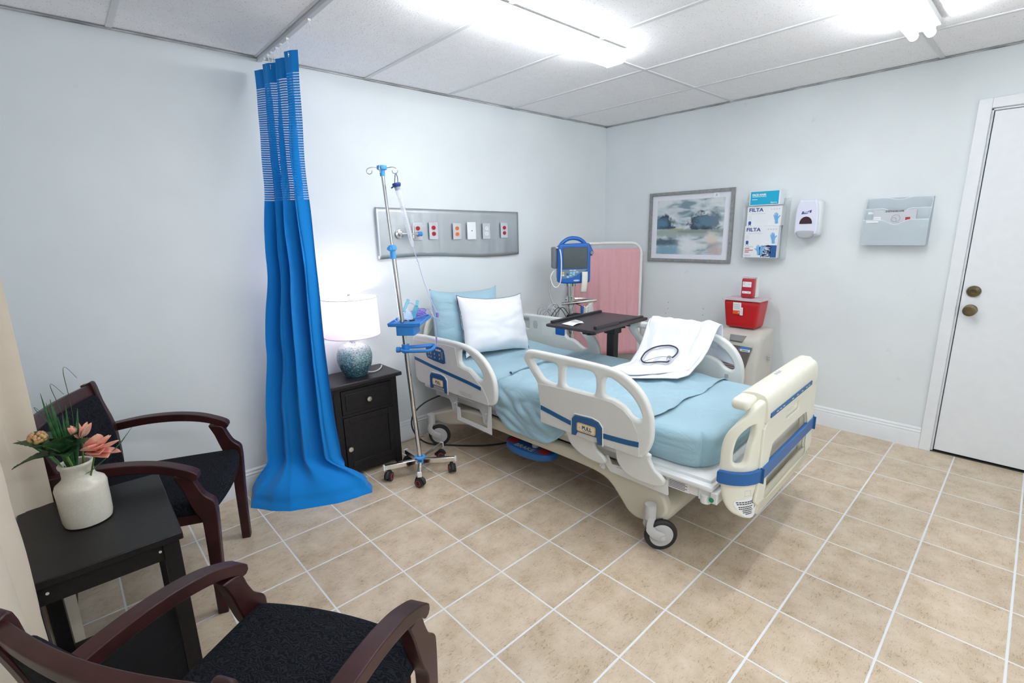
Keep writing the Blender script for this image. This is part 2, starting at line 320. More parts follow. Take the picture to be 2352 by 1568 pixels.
# ------------------------------------------------------------------ helpers
def cr(pts, n=6, closed=False):
    P = [Vector(p) for p in pts]; out = []; m = len(P)
    for i in range(m if closed else m-1):
        a, b, c, d = (P[(i-1) % m], P[i], P[(i+1) % m], P[(i+2) % m]) if closed else (P[max(i-1, 0)], P[i], P[i+1], P[min(i+2, m-1)])
        for k in range(n):
            t = k/n; out.append(.5*((2*b)+(-a+c)*t+(2*a-5*b+4*c-d)*t*t+(-a+3*b-3*c+d)*t**3))
    if not closed: out.append(P[-1])
    return out
def FR(o, x, y):
    x = Vector(x).normalized(); y = Vector(y).normalized(); z = x.cross(y)
    return Matrix(((x.x, y.x, z.x, o[0]), (x.y, y.y, z.y, o[1]), (x.z, y.z, z.z, o[2]), (0, 0, 0, 1)))
class MB:
    def __init__(s): s.v = []; s.f = []; s.uv = {}
    def add(s, vs, fs, Mx=None):
        o = len(s.v); s.v += [tuple(Mx @ Vector(v)) if Mx else tuple(v) for v in vs]; s.f += [tuple(i+o for i in f) for f in fs]; return s
    def box(s, c, d, R=None):
        x, y, z = d[0]/2, d[1]/2, d[2]/2
        vs = [(a*x, b*y, e*z) for a in (-1, 1) for b in (-1, 1) for e in (-1, 1)]
        Mx = Matrix.Translation(c) @ (R.to_4x4() if R else Matrix.Identity(4))
        return s.add(vs, [(0, 1, 3, 2), (4, 6, 7, 5), (0, 4, 5, 1), (2, 3, 7, 6), (0, 2, 6, 4), (1, 5, 7, 3)], Mx)
    def bx(s, x0, x1, y0, y1, z0, z1): return s.box(((x0+x1)/2, (y0+y1)/2, (z0+z1)/2), (x1-x0, y1-y0, z1-z0))
    def tube(s, pts, r, n=10, closed=False, flat=1.0):
        P = [Vector(p) for p in pts]; m = len(P); rs = r if isinstance(r, (list, tuple)) else [r]*m
        T = []
        for i in range(m):
            a = P[(i-1) % m] if closed or i > 0 else P[i]; b = P[(i+1) % m] if closed or i < m-1 else P[i]
            T.append((b-a).normalized())
        u = T[0].orthogonal().normalized(); vs = []
        for i in range(m):
            u = (u-T[i]*u.dot(T[i]));  u = u.normalized() if u.length > 1e-6 else T[i].orthogonal().normalized()
            w_ = T[i].cross(u)
            vs += [P[i]+(u*math.cos(2*PI*k/n)+w_*math.sin(2*PI*k/n)*flat)*rs[i] for k in range(n)]
        fs = []
        for i in range(m if closed else m-1):
            a, b = i*n, ((i+1) % m)*n
            fs += [(a+k, a+(k+1) % n, b+(k+1) % n, b+k) for k in range(n)]
        if not closed: fs += [tuple(range(n-1, -1, -1)), tuple(range((m-1)*n, m*n))]
        return s.add(vs, fs)
    def cyl(s, p, q, r, r2=None, n=20): return s.tube([p, q], [r, r if r2 is None else r2], n)
    def lathe(s, prof, c=(0, 0, 0), n=36, Mx=None, sx=1, sy=1):
        vs = []; m = len(prof)
        for r, z in prof: vs += [(c[0]+r*sx*math.cos(2*PI*k/n), c[1]+r*sy*math.sin(2*PI*k/n), c[2]+z) for k in range(n)]
        fs = [(i*n+k, i*n+(k+1) % n, (i+1)*n+(k+1) % n, (i+1)*n+k) for i in range(m-1) for k in range(n)]
        if prof[0][0] > 1e-6: fs.append(tuple(range(n-1, -1, -1)))
        if prof[-1][0] > 1e-6: fs.append(tuple(range((m-1)*n, m*n)))
        return s.add(vs, fs, Mx)
    def grid(s, fn, nu, nv, closed_u=False):
        vs = [tuple(fn(i/nu, j/nv)) for j in range(nv+1) for i in range(nu if closed_u else nu+1)]
        w_ = nu if closed_u else nu+1
        fs = [(j*w_+i, j*w_+(i+1) % w_, (j+1)*w_+(i+1) % w_, (j+1)*w_+i) for j in range(nv) for i in range(nu)]
        return s.add(vs, fs)
    def prism(s, poly, a0, a1, Mx=None):     # poly in XY, extruded along Z
        n = len(poly); vs = [(p[0], p[1], a0) for p in poly]+[(p[0], p[1], a1) for p in poly]
        fs = [tuple(range(n-1, -1, -1)), tuple(range(n, 2*n))]+[(i, (i+1) % n, n+(i+1) % n, n+i) for i in range(n)]
        return s.add(vs, fs, Mx)
    def mesh(s, me, Mx=None): return s.add([v.co for v in me.vertices], [tuple(p.vertices) for p in me.polygons], Mx)
    def rbox(s, c, d, r, n=8, fn=None, R=None):   # rounded box made of a projected grid
        hx, hy, hz = d[0]/2, d[1]/2, d[2]/2; bm = bmesh.new(); bmesh.ops.create_cube(bm, size=2)
        bmesh.ops.subdivide_edges(bm, edges=bm.edges[:], cuts=n, use_grid_fill=True)
        vs = []
        for v in bm.verts:
            def m1(t, h):
                q = (h-r)
                k = abs(t); sg = 1 if t >= 0 else -1
                return sg*(k/.7*q if k < .7 else q+(k-.7)/.3*r)
            p = Vector((m1(v.co.x, hx), m1(v.co.y, hy), m1(v.co.z, hz)))
            q = Vector((max(-hx+r, min(hx-r, p.x)), max(-hy+r, min(hy-r, p.y)), max(-hz+r, min(hz-r, p.z))))
            dd = p-q
            if dd.length > 1e-6:
                mxc = max(abs(dd.x), abs(dd.y), abs(dd.z)); p = q+dd.normalized()*mxc
            if fn: p = fn(p)
            vs.append(p)
        fs = [tuple(v.index for v in f.verts) for f in bm.faces]; bm.free()
        Mx = Matrix.Translation(c) @ (R.to_4x4() if R else Matrix.Identity(4))
        return s.add(vs, fs, Mx)
    def build(s, name, m, parent=None, bevel=0, seg=2, smooth=35, solid=0, sub=0, uvs=None):
        me = bpy.data.meshes.new(name); me.from_pydata([tuple(v) for v in s.v], [], s.f); me.update()
        bm = bmesh.new(); bm.from_mesh(me); bmesh.ops.recalc_face_normals(bm, faces=bm.faces[:]); bm.to_mesh(me); bm.free()
        if uvs:
            l = me.uv_layers.new(name='UVMap')
            for lp in me.loops: l.data[lp.index].uv = uvs[lp.vertex_index]
        for p in me.polygons: p.use_smooth = True
        me.set_sharp_from_angle(angle=math.radians(smooth))
        me.materials.append(M[m] if isinstance(m, str) else m)
        o = bpy.data.objects.new(name, me); C.objects.link(o)
        if parent: o.parent = parent
        if solid: q = o.modifiers.new('solid', 'SOLIDIFY'); q.thickness = solid; q.offset = 0
        if bevel: q = o.modifiers.new('bevel', 'BEVEL'); q.width = bevel; q.segments = seg; q.limit_method = 'ANGLE'; q.angle_limit = math.radians(40); q.harden_normals = False
        if sub: q = o.modifiers.new('sub', 'SUBSURF'); q.levels = sub; q.render_levels = sub
        return o
def plate(loops, thick, bev=0, res=2, Mx=None):   # filled 2D outline with holes -> mesh
    cu = bpy.data.curves.new('tmp', 'CURVE'); cu.dimensions = '2D'; cu.fill_mode = 'BOTH'; cu.extrude = max(thick/2-bev, 0); cu.bevel_depth = bev; cu.bevel_resolution = res; cu.offset = -bev
    for lp in loops:
        sp = cu.splines.new('POLY'); sp.points.add(len(lp)-1); sp.use_cyclic_u = True
        for i, p in enumerate(lp): sp.points[i].co = (p[0], p[1], 0, 1)
    o = bpy.data.objects.new('tmp', cu); C.objects.link(o); bpy.context.view_layer.update()
    me = bpy.data.meshes.new_from_object(o.evaluated_get(bpy.context.evaluated_depsgraph_get()))
    bpy.data.objects.remove(o); bpy.data.curves.remove(cu)
    b = MB(); b.mesh(me, Mx); bpy.data.meshes.remove(me); return b
def rr(x0, x1, y0, y1, r, n=4):                    # rounded rectangle outline
    out = []
    for cx, cy, a in ((x1-r, y1-r, 0), (x0+r, y1-r, PI/2), (x0+r, y0+r, PI), (x1-r, y0+r, 1.5*PI)):
        out += [(cx+r*math.cos(a+PI/2*k/n), cy+r*math.sin(a+PI/2*k/n)) for k in range(n+1)]
    return out
def text(s, size, Mx, thick=.0006, bold=0, align='CENTER', shear=0, width=1):
    cu = bpy.data.curves.new('tmp', 'FONT'); cu.body = s; cu.size = size; cu.extrude = thick/2; cu.offset = bold; cu.align_x = align; cu.align_y = 'CENTER'; cu.shear = shear
    o = bpy.data.objects.new('tmp', cu); C.objects.link(o); bpy.context.view_layer.update()
    me = bpy.data.meshes.new_from_object(o.evaluated_get(bpy.context.evaluated_depsgraph_get()))
    bpy.data.objects.remove(o); bpy.data.curves.remove(cu)
    b = MB(); b.mesh(me, Mx @ Matrix.Diagonal((width, 1, 1, 1))); bpy.data.meshes.remove(me); return b
def tag(o, label=None, cat=None, group=None, kind=None):
    if label: o['label'] = label
    if cat: o['category'] = cat
    if group: o['group'] = group
    if kind: o['kind'] = kind
    return o
def thing(name, label, cat, loc=(0, 0, 0), rz=0, group=None):
    o = bpy.data.objects.new(name, None); C.objects.link(o); o.location = loc; o.rotation_euler = (0, 0, rz); o.empty_display_size = .05
    return tag(o, label, cat, group)
def struct(o): return tag(o, kind='structure')
def child_matrix(o, root): return root.matrix_basis.inverted()
def nz(p, s=1, seed=0): return noise.noise(Vector((p[0]*s+seed*7.1, p[1]*s+seed*3.3, p[2]*s if len(p) > 2 else seed)))
def copy_tree(o, parent=None):
    c = o.copy(); C.objects.link(c); c.parent = parent
    for ch in list(o.children): copy_tree(ch, c)
    return c
HEAD = lambda x, z, y=-.001: FR((x, y, z), (1, 0, 0), (0, 0, 1))       # frame on the head wall, normal -y
RIGHT = lambda y, z, x=-.001: FR((x, y, z), (0, -1, 0), (0, 0, 1))     # frame on the right wall, normal -x

# ------------------------------------------------------------------ room
H = 2.387; XL = -4.47; YF = -4.7
struct(MB().bx(XL-.1, .1, YF-.1, .1, -.1, 0).build('floor', 'floor'))
struct(MB().bx(XL-.1, .1, YF-.1, .1, H, H+.1).build('ceiling', 'ceiling'))
struct(MB().bx(XL, 0, 0, .1, 0, H).build('wall_back', 'wall'))
DY0, DY1, DZ = -2.645, -3.50, 2.068          # door opening
b = MB().bx(0, .1, DY0, .1, 0, H); b.bx(0, .1, YF-.1, DY1, 0, H); b.bx(0, .1, DY1, DY0, DZ, H)
struct(b.build('wall_right', 'wall'))
b = MB(); wy0, wy1, wz0, wz1 = -2.1, -.75, .95, 2.0
b.bx(XL-.1, XL, wy1, .1, 0, H); b.bx(XL-.1, XL, YF-.1, wy0, 0, H); b.bx(XL-.1, XL, wy0, wy1, 0, wz0); b.bx(XL-.1, XL, wy0, wy1, wz1, H)
struct(b.build('wall_left', 'wall'))
b = MB(); b.bx(XL-.01, XL+.012, wy0-.06, wy1+.06, wz1, wz1+.06); b.bx(XL-.01, XL+.012, wy0-.06, wy1+.06, wz0-.06, wz0); b.bx(XL-.01, XL+.012, wy1, wy1+.06, wz0, wz1); b.bx(XL-.01, XL+.012, wy0-.06, wy0, wz0, wz1); b.bx(XL-.05, XL-.03, (wy0+wy1)/2-.02, (wy0+wy1)/2+.02, wz0, wz1)
struct(b.build('window_1', 'trim_white', bevel=.003))
# front wall with an added window opening behind the camera
fx0, fx1, fz0, fz1 = -3.6, -1.6, .9, 2.1
b = MB(); b.bx(XL, fx0, YF-.1, YF, 0, H); b.bx(fx1, 0, YF-.1, YF, 0, H); b.bx(fx0, fx1, YF-.1, YF, 0, fz0); b.bx(fx0, fx1, YF-.1, YF, fz1, H)
struct(b.build('wall_front', 'wall'))
b = MB(); b.bx(fx0-.06, fx1+.06, YF-.02, YF+.012, fz1, fz1+.06); b.bx(fx0-.06, fx1+.06, YF-.02, YF+.012, fz0-.06, fz0); b.bx(fx0-.06, fx0, YF-.02, YF+.012, fz0, fz1); b.bx(fx1, fx1+.06, YF-.02, YF+.012, fz0, fz1); b.bx(-2.62, -2.58, YF-.06, YF-.03, fz0, fz1)
struct(b.build('added_window', 'trim_white', bevel=.003))  # unseen window frame, added around the fill light
ld = bpy.data.lights.new('added_window_fill', 'AREA'); ld.shape = 'RECTANGLE'; ld.size = fx1-fx0; ld.size_y = fz1-fz0; ld.energy = ADDED_WINDOW_WATTS; ld.color = (.86, .94, 1)  # area lamp added in the unseen window as soft fill
lo = bpy.data.objects.new('added_window_fill', ld); C.objects.link(lo); lo.location = ((fx0+fx1)/2, YF-.05, (fz0+fz1)/2); lo.rotation_euler = (PI/2, 0, 0)
# baseboards: profiled
prof = [(0, 0), (-.015, 0), (-.015, .095), (-.011, .104), (-.013, .112), (-.008, .122), (-.009, .132), (-.003, .142), (0, .142)]
def baseboard(name, a, bb, nrm):
    m = MB(); L = (Vector(bb)-Vector(a)); n = Vector(nrm)
    m.grid(lambda u, v: Vector(a)+L*u+n*(-prof[round(v*(len(prof)-1))][0])+Vector((0, 0, prof[round(v*(len(prof)-1))][1])), 1, len(prof)-1)
    return struct(m.build(name, 'trim_white', smooth=25))
baseboard('baseboard_back', (XL, -.0005, 0), (0, -.0005, 0), (0, -1, 0))
baseboard('baseboard_right', (-.0005, 0, 0), (-.0005, -2.597, 0), (-1, 0, 0))
baseboard('baseboard_left', (XL+.0005, YF, 0), (XL+.0005, 0, 0), (1, 0, 0))
# ceiling grid
b = MB()
xs = [-(.5976+.61*k) for k in range(7)]; ys = [-(1.1766+1.219*k) for k in range(3)]
for x in xs: b.bx(x-.012, x+.012, YF, 0, H-.006, H)
for y in ys: b.bx(XL, 0, y-.012, y+.012, H-.0065, H)
struct(b.build('trim_1', mat('grid_paint', (.72, .73, .74), .5), bevel=.001))
b = MB(); b.bx(XL, 0, -.018, -.001, H-.010, H-.007); b.bx(-.018, -.001, YF, 0, H-.010, H-.007)
struct(b.build('trim_2', mat('angle_trim', (.50, .50, .49), .6, noise_amt=.3, nscale=6)))
# door frame and door
b = MB(); b.bx(-.02, .0, DY0-.002, -2.587, 0, DZ+.055); b.bx(-.02, .0, DY1-.055, DY1, 0, DZ+.055); b.bx(-.02, .0, DY1, DY0-.002, DZ, DZ+.055)
b.bx(-.0, .10, DY0-.012, DY0, 0, DZ); b.bx(0, .10, DY1, DY1+.012, 0, DZ); b.bx(0, .10, DY1, DY0, DZ-.012, DZ)
struct(b.build('trim_3', 'door_white', bevel=.003))
b = MB().bx(-.006, .034, DY1+.016, DY0-.017, .018, DZ-.016)
door = struct(b.build('door_1', 'door_white', bevel=.002))
def on_right(y, z, x): return FR((x, y, z), (0, -1, 0), (0, 0, 1))
b = MB().lathe([(0, .012), (.010, .012), (.0105, .016), (.013, .017), (.030, .013), (.033, .006), (.034, 0)][::-1], Mx=on_right(-2.712, 1.048, -.006))
b.box((-.026, -2.712, 1.048), (.012, .022, .007))
b.build('deadbolt', 'brass', door)
b = MB().lathe([(.033, 0), (.033, .005), (.014, .010), (.012, .030), (.024, .040), (.032, .050), (.031, .058), (.020, .062), (.010, .060), (0, .060)], Mx=on_right(-2.712, .937, -.006))
b.build('door_knob', 'brass', door)
struct(MB().bx(.034, .036, DY1, DY0, 0, DZ).build('trim_4', 'gap_dark'))
struct(MB().bx(-.004, .1, DY1, DY0, 0, .006).build('trim_5', 'gap_dark'))

# ------------------------------------------------------------------ fluorescent fixtures
def fixture(label, x0, x1, yc, w_, lens, glow_m='lens_glow'):
    t = thing('fluorescent_fixture', label, 'light fixture', ((x0+x1)/2, yc, H), 0)
    L = x1-x0
    if lens:
        pr_ = [(-w_/2-.006, -.012), (-w_/2, -.05), (-w_/2+.012, -.066), (w_/2-.012, -.066), (w_/2, -.05), (w_/2+.006, -.012)]
        Mx = FR((0, 0, 0), (0, 1, 0), (0, 0, 1))
        MB().prism(pr_, -L/2+.006, L/2-.006, Mx).build('diffuser', glow_m, t, bevel=.004)
        MB().bx(-L/2, L/2, -w_/2-.01, w_/2+.01, -.013, -.0066).build('housing', 'white_metal', t, bevel=.002)
        for s in (-1, 1): MB().prism([(p[0]*1.03, p[1]*1.02) for p in pr_], s*(L/2-.006), s*L/2, Mx).build('end_cap', glow_m, t)
    else:
        MB().bx(-L/2, L/2, -w_/2, w_/2, -.035, -.0066).build('housing', 'white_metal', t, bevel=.003)
        for s in (-1, 1):
            MB().cyl((-L/2+.012, s*w_*.25, -.062), (L/2-.012, s*w_*.25, -.062), .019, n=20).build('tube', 'tube_glow', t)
            for e in (-1, 1): MB().box((e*(L/2-.008), s*w_*.25, -.054), (.012, .03, .045)).build('tube_holder', 'white_plastic', t, bevel=.003)
        MB().prism([(-w_/2, -.035), (-.025, -.050), (.025, -.050), (w_/2, -.035)], -L/2+.02, L/2-.02, FR((0, 0, 0), (0, 1, 0), (0, 0, 1))).build('reflector', 'white_metal', t)
    return t
fixture('long white ceiling light with glowing wraparound lens above the bed', -2.82, -1.60, -1.245, .125, True)
fixture('ceiling light with two bare glowing tubes near the door wall', -2.0, -.78, -2.42, .13, False)

fixture('added unseen ceiling light with glowing lens behind the camera', -3.95, -2.73, -3.62, .125, True, 'lens_glow_added')  # unseen fixture, added to brighten the left side of the room

# ------------------------------------------------------------------ curtain track and blue privacy curtain
t = thing('curtain_track', 'white ceiling track the blue curtain hangs from', 'curtain track', (-3.028, -1.5, H))
b = MB(); b.bx(-.012, .012, -1.5, 1.49, -.024, -.0066); b.build('rail', 'pale_grey', t, bevel=.003)
HOOKY = [-.09, -.15, -.20, -.28, -.34, -.43, -.70, -1.05]
for i, y in enumerate(HOOKY):
    m = MB(); yy = y+1.5
    m.box((0, yy, -.028), (.012, .012, .009)); m.tube(cr([(0, yy, -.03), (.002, yy, -.046), (.008, yy, -.052)], 4), .0014, 6)
    if i < 6: m.tube(cr([(0, yy, -.045), (.004, yy+.004, -.06), (.0, yy+.002, -.07)], 4), .0012, 6)
    m.build('hook', 'white_plastic', t)
def curtain_pt(s, z):
    h = z/2.31
    # plan positions of the spread at the bottom and the gathered bundle at the top
    def seg(P, s_):
        k = s_*(len(P)-1); i = min(int(k), len(P)-2); f = k-i; a, c = Vector(P[i]), Vector(P[i+1]); return a.lerp(c, f)
    def ln(a, c): return [(a[0]+(c[0]-a[0])*k/9, a[1]+(c[1]-a[1])*k/9) for k in range(10)]
    bot = [(-3.40, -.10), (-3.427, -.19), (-3.36, -.30), (-3.28, -.385), (-3.18, -.435), (-3.06, -.487), (-2.95, -.515), (-2.865, -.52), (-2.830, -.45), (-2.86, -.37)]
    keys = [(0, bot, .003), (.02, [(a*.85+c[0]*.15, b_*.85+c[1]*.15) for (a, b_), c in zip(bot, ln((-3.30, -.11), (-2.96, -.42)))], .010), (.10, ln((-3.280, -.125), (-2.990, -.400)), .048), (.20, ln((-3.262, -.140), (-3.00, -.395)), .048), (.38, ln((-3.217, -.175), (-3.005, -.385)), .048), (.58, ln((-3.165, -.205), (-3.005, -.390)), .048), (.76, ln((-3.12, -.19), (-3.015, -.40)), .048), (1., ln((-3.06, -.04), (-3.015, -.485)), .034)]
    for (h0, P0, a0), (h1, P1, a1) in zip(keys, keys[1:]):
        if h <= h1:
            f = (h-h0)/(h1-h0); f = f*f*(3-2*f); p = seg(P0, s).lerp(seg(P1, s), f); A = a0+(a1-a0)*f
            q = seg(P0, min(1, s+.02)).lerp(seg(P1, min(1, s+.02)), f)-seg(P0, max(0, s-.02)).lerp(seg(P1, max(0, s-.02)), f)
            break
    d = q.normalized() if q.length > 1e-6 else Vector((1, 0)); n = Vector((d.y, -d.x))
    if h > .55:
        k = (h-.55)/.45; n = n.lerp(Vector((-1, 0)), min(1, k*1.3)).normalized()
    F = 3.6; ph = 1.2+.5*math.sin(h*4.3)+.9*nz((s*2, h*3, 0), 1, 4)*(1-h)
    q_ = 2*PI*F*s+ph; a = .62*math.sin(q_)+.30*math.sin(q_*.5+1+h*2)+.22*math.sin(2*q_+.8); a *= (.9+.6*nz((s*3, h*2, 5), 1, 2))
    lat = math.cos(2*PI*F*s+ph)*.35
    p = p+n*A*a+d*A*lat*.5
    zz = z
    p = p+Vector((nz((s*9, z*5, 1), 1, 9), nz((s*9, z*5, 2), 1, 3)))*.004
    return (p.x, min(p.y, -.022), zz)
blue = thing('privacy_curtain', 'tall blue privacy curtain with mesh top, pooled on the floor', 'curtain', (-3.03, -.3, 0))
def curtain_part(name, z0, z1, nv, m):
    nu = 260; mb = MB(); mb.grid(lambda u, v: Vector(curtain_pt(u, z0+(z1-z0)*v))-Vector((-3.03, -.3, 0)), nu, nv)
    uvs = [(i/nu*1.9, z0+(z1-z0)*j/nv) for j in range(nv+1) for i in range(nu+1)]
    return mb.build(name, m, blue, smooth=80, uvs=uvs)
curtain_part('fabric_panel', 0, 1.64, 110, 'curtain_blue')
curtain_part('mesh_panel', 1.64, 2.215, 30, 'curtain_net')
curtain_part('header_band', 2.215, 2.305, 6, 'curtain_blue')
for s_ in (.42, .70, .93):
    p = Vector(curtain_pt(s_, 2.285)); MB().tube([(p.x+3.03-.004+.010*math.cos(a)*.3, p.y+.3+.009*math.cos(a), p.z+.010*math.sin(a)) for a in [k*PI/6 for k in range(12)]], .0022, 6, closed=True).build('grommet', 'chrome', blue)

# ------------------------------------------------------------------ steel headwall panel with outlets
pn = thing('wall_panel', 'brushed steel panel with six outlet plates mounted above the bed head', 'wall panel', (-1.81, 0, 1.45))
def pz(u, v):
    x = -.632+1.262*u; zt = .181-.022*u; zb = -.15-.025*u+.012*math.sin(u*PI*2); z = zb+(zt-zb)*v
    y = -.012-.008*math.exp(-(u/.12)**2)-.004*math.exp(-((1-u)/.12)**2)-.004*math.sin(u*9)*(1-v)
    return (x, y, z)
MB().grid(pz, 60, 12).build('plate', 'panel_steel', pn, solid=.002, smooth=25)
for i, (x, z, kind) in enumerate([(-2.137, 1.474, 'red'), (-2.009, 1.476, 'red'), (-1.805, 1.469, 'orange'), (-1.671, 1.47, 'cable'), (-1.527, 1.464, 'white'), (-1.343, 1.467, 'red')]):
    X = x+1.81; Z = z-1.45
    if kind == 'cable':
        o = plate([rr(-.04, .04, -.063, .063, .003)], .006, .0015, 1, FR((X, -.026, Z), (1, 0, 0), (0, 0, 1))).build('cable_plate', 'white_socket', pn); o['label'] = 'white blank plate with small centre jack'
        MB().cyl((X, -.029, Z), (X, -.036, Z), .0045).build('jack', 'steel', o)
    else:
        o = plate([rr(-.036, .036, -.058, .058, .004)], .005, .0015, 1, FR((X, -.026, Z), (1, 0, 0), (0, 0, 1))).build('outlet_plate', 'pale_grey', pn)
        for s in (-1, 1):
            out = [(max(-.0165, min(.0165, .0175*math.cos(a))), .0145*math.sin(a)) for a in [k*PI/10 for k in range(20)]]
            rc = plate([out], .004, .001, 1, FR((X, -.0295, Z+s*.0205), (1, 0, 0), (0, 0, 1))).build('receptacle', kind+'_socket', o)
            m = MB(); m.box((X-.006, -.0318, Z+s*.0205+.003), (.002, .001, .008)); m.box((X+.006, -.0318, Z+s*.0205+.003), (.002, .001, .007)); m.cyl((X, -.0313, Z+s*.0205-.007), (X, -.0323, Z+s*.0205-.007), .0022, n=8); m.build('slot', 'gap_dark', o)
# oxygen flow meter plugged into the panel
fm = thing('flow_meter', 'clear oxygen flow meter with blue knob plugged into the steel panel', 'flow meter', (-2.225, -.03, 1.46))
MB().lathe([(.030, 0), (.030, .006), (.016, .008), (.016, .03), (.010, .032), (.010, .045)], Mx=FR((-.055, .005, 0), (1, 0, 0), (0, 0, 1))).build('wall_socket', 'chrome', fm)
MB().cyl((-.07, -.045, 0), (.055, -.045, -.002), .011).cyl((.02, -.045, -.03), (.02, -.045, .05), .010).build('valve_body', 'chrome', fm)
MB().cyl((.055, -.045, -.002), (.085, -.045, -.003), .014, .016, 14).build('knob', 'blue_plastic', fm)
MB().cyl((.02, -.045, .045), (.02, -.045, .125), .013).build('gauge_tube', 'acrylic', fm)
MB().cyl((.0, -.045, .0), (.0, -.052, -.05), .008, .004).build('outlet_nozzle', 'steel', fm)

# ------------------------------------------------------------------ nightstand and lamp
ns = thing('nightstand', 'black wooden nightstand with one drawer and one door beside the blue curtain', 'nightstand', (-2.735, -.165, 0))
b = MB(); b.bx(-.235, .235, -.148, .138, .588, .612); b.build('top', 'nightstand_top', ns, bevel=.006, seg=3)
b = MB(); b.bx(-.205, .205, -.105, .115, .055, .588)
b.bx(-.205, -.165, -.122, -.105, .0, .588); b.bx(.165, .205, -.122, -.105, .0, .588); b.bx(-.165, .165, -.122, -.105, .565, .588); b.bx(-.165, .165, -.122, -.105, .395, .415); b.bx(-.165, .165, -.122, -.105, .03, .07)
b.bx(-.205, -.185, -.105, .115, 0, .06); b.bx(.185, .205, -.105, .115, 0, .06)
b.build('body', 'black_wood', ns, bevel=.002)
b = MB(); b.bx(-.163, .163, -.126, -.108, .417, .563); b.bx(-.140, .140, -.130, -.126, .438, .542); d = b.build('drawer', 'black_wood', ns, bevel=.002)
kn = [(.005, 0), (.005, .012), (.013, .016), (.0155, .022), (.014, .027), (0, .029)]
MB().lathe(kn, Mx=HEAD(0, .49, -.130)).build('knob', 'pewter', d)
b = MB(); 
b.bx(-.163, .163, -.120, -.108, .072, .393)
for q in ((-.163, -.128, .072, .393), (.128, .163, .072, .393), (-.128, .128, .072, .107), (-.128, .128, .358, .393)): b.bx(q[0], q[1], -.127, -.119, q[2], q[3])
d = b.build('door', 'black_wood', ns, bevel=.002)
MB().lathe(kn, Mx=HEAD(-.145, .205, -.127)).build('knob', 'pewter', d)
lp = thing('table_lamp', 'glowing table lamp with mottled teal ceramic base and white drum shade', 'lamp', (-2.735, -.165, .612))
pf = [(0, 0), (.058, .0), (.066, .006), (.085, .035), (.101, .075), (.1065, .11), (.104, .14), (.092, .17), (.070, .192), (.040, .204), (.024, .21), (.021, .222), (.020, .24), (.026, .246)]
MB().lathe([tuple(p)[:2] for p in cr([(a, b_, 0) for a, b_ in pf], 3)], n=48).build('base', 'glaze', lp, smooth=60)
MB().cyl((0, 0, .24), (0, 0, .30), .007).cyl((0, 0, .28), (0, 0, .33), .016).build('socket', 'steel', lp)
MB().lathe([(0, .33), (.012, .33), (.028, .37), (.03, .39), (.022, .415), (0, .423)], n=20).build('bulb', glow('bulb_glow', (1, .90, .93), 5), lp, smooth=60)
m = MB(); n = 64
m.lathe([(.166, .252), (.160, .482)], n=n); m.f = [f for f in m.f if len(f) == 4]
sh = m.build('shade', 'shade', lp, smooth=60)
rim_m = mat('rim', (.66, .62, .68), .7)
for r, z in ((.1665, .253), (.1605, .481)): MB().tube([(r*math.cos(2*PI*k/48), r*math.sin(2*PI*k/48), z) for k in range(48)], .0022, 6, closed=True).build('shade_rim', rim_m, sh)
m = MB(); 
for a in (0, 2*PI/3, 4*PI/3): m.tube([(0, 0, .470), (.16*math.cos(a), .16*math.sin(a), .470)], .0018, 6)
m.tube(cr([(.03, 0, .32), (.05, 0, .38), (.03, 0, .455), (0, 0, .47), (-.03, 0, .455), (-.05, 0, .38), (-.03, 0, .32)], 5), .0018, 6)
m.lathe([(.004, .47), (.004, .487), (.009, .492), (.007, .502), (0, .505)], n=14)
m.build('harp_finial', 'steel', lp)
m = MB(); m.tube(cr([(.066, -.02, .008), (.10, -.035, .005), (.14, -.02, .005), (.18, .02, .005), (.205, .06, .005)], 8), .0042, 8); m.build('cord', 'cord_white', lp)
ll = bpy.data.lights.new('lamp_light', 'POINT'); ll.energy = LAMP_WATTS; ll.color = (1, .86, .92); ll.shadow_soft_size = .035
l2 = bpy.data.objects.new('lamp_light', ll); C.objects.link(l2); l2.parent = lp; l2.location = (0, 0, .435)
m = MB(); m.tube(cr([(-2.50, -.06, .60), (-2.497, -.05, .50), (-2.483, -.05, .40), (-2.495, -.05, .33), (-2.485, -.045, .25), (-2.44, -.04, .19), (-2.425, -.04, .13), (-2.435, -.04, .06), (-2.40, -.05, .012), (-2.30, -.045, .004), (-2.22, -.06, .004)], 8), .0022, 6)
tag(m.build('lamp_cord', 'cord_grey'), 'thin grey cord hanging down the wall beside the nightstand', 'cord')

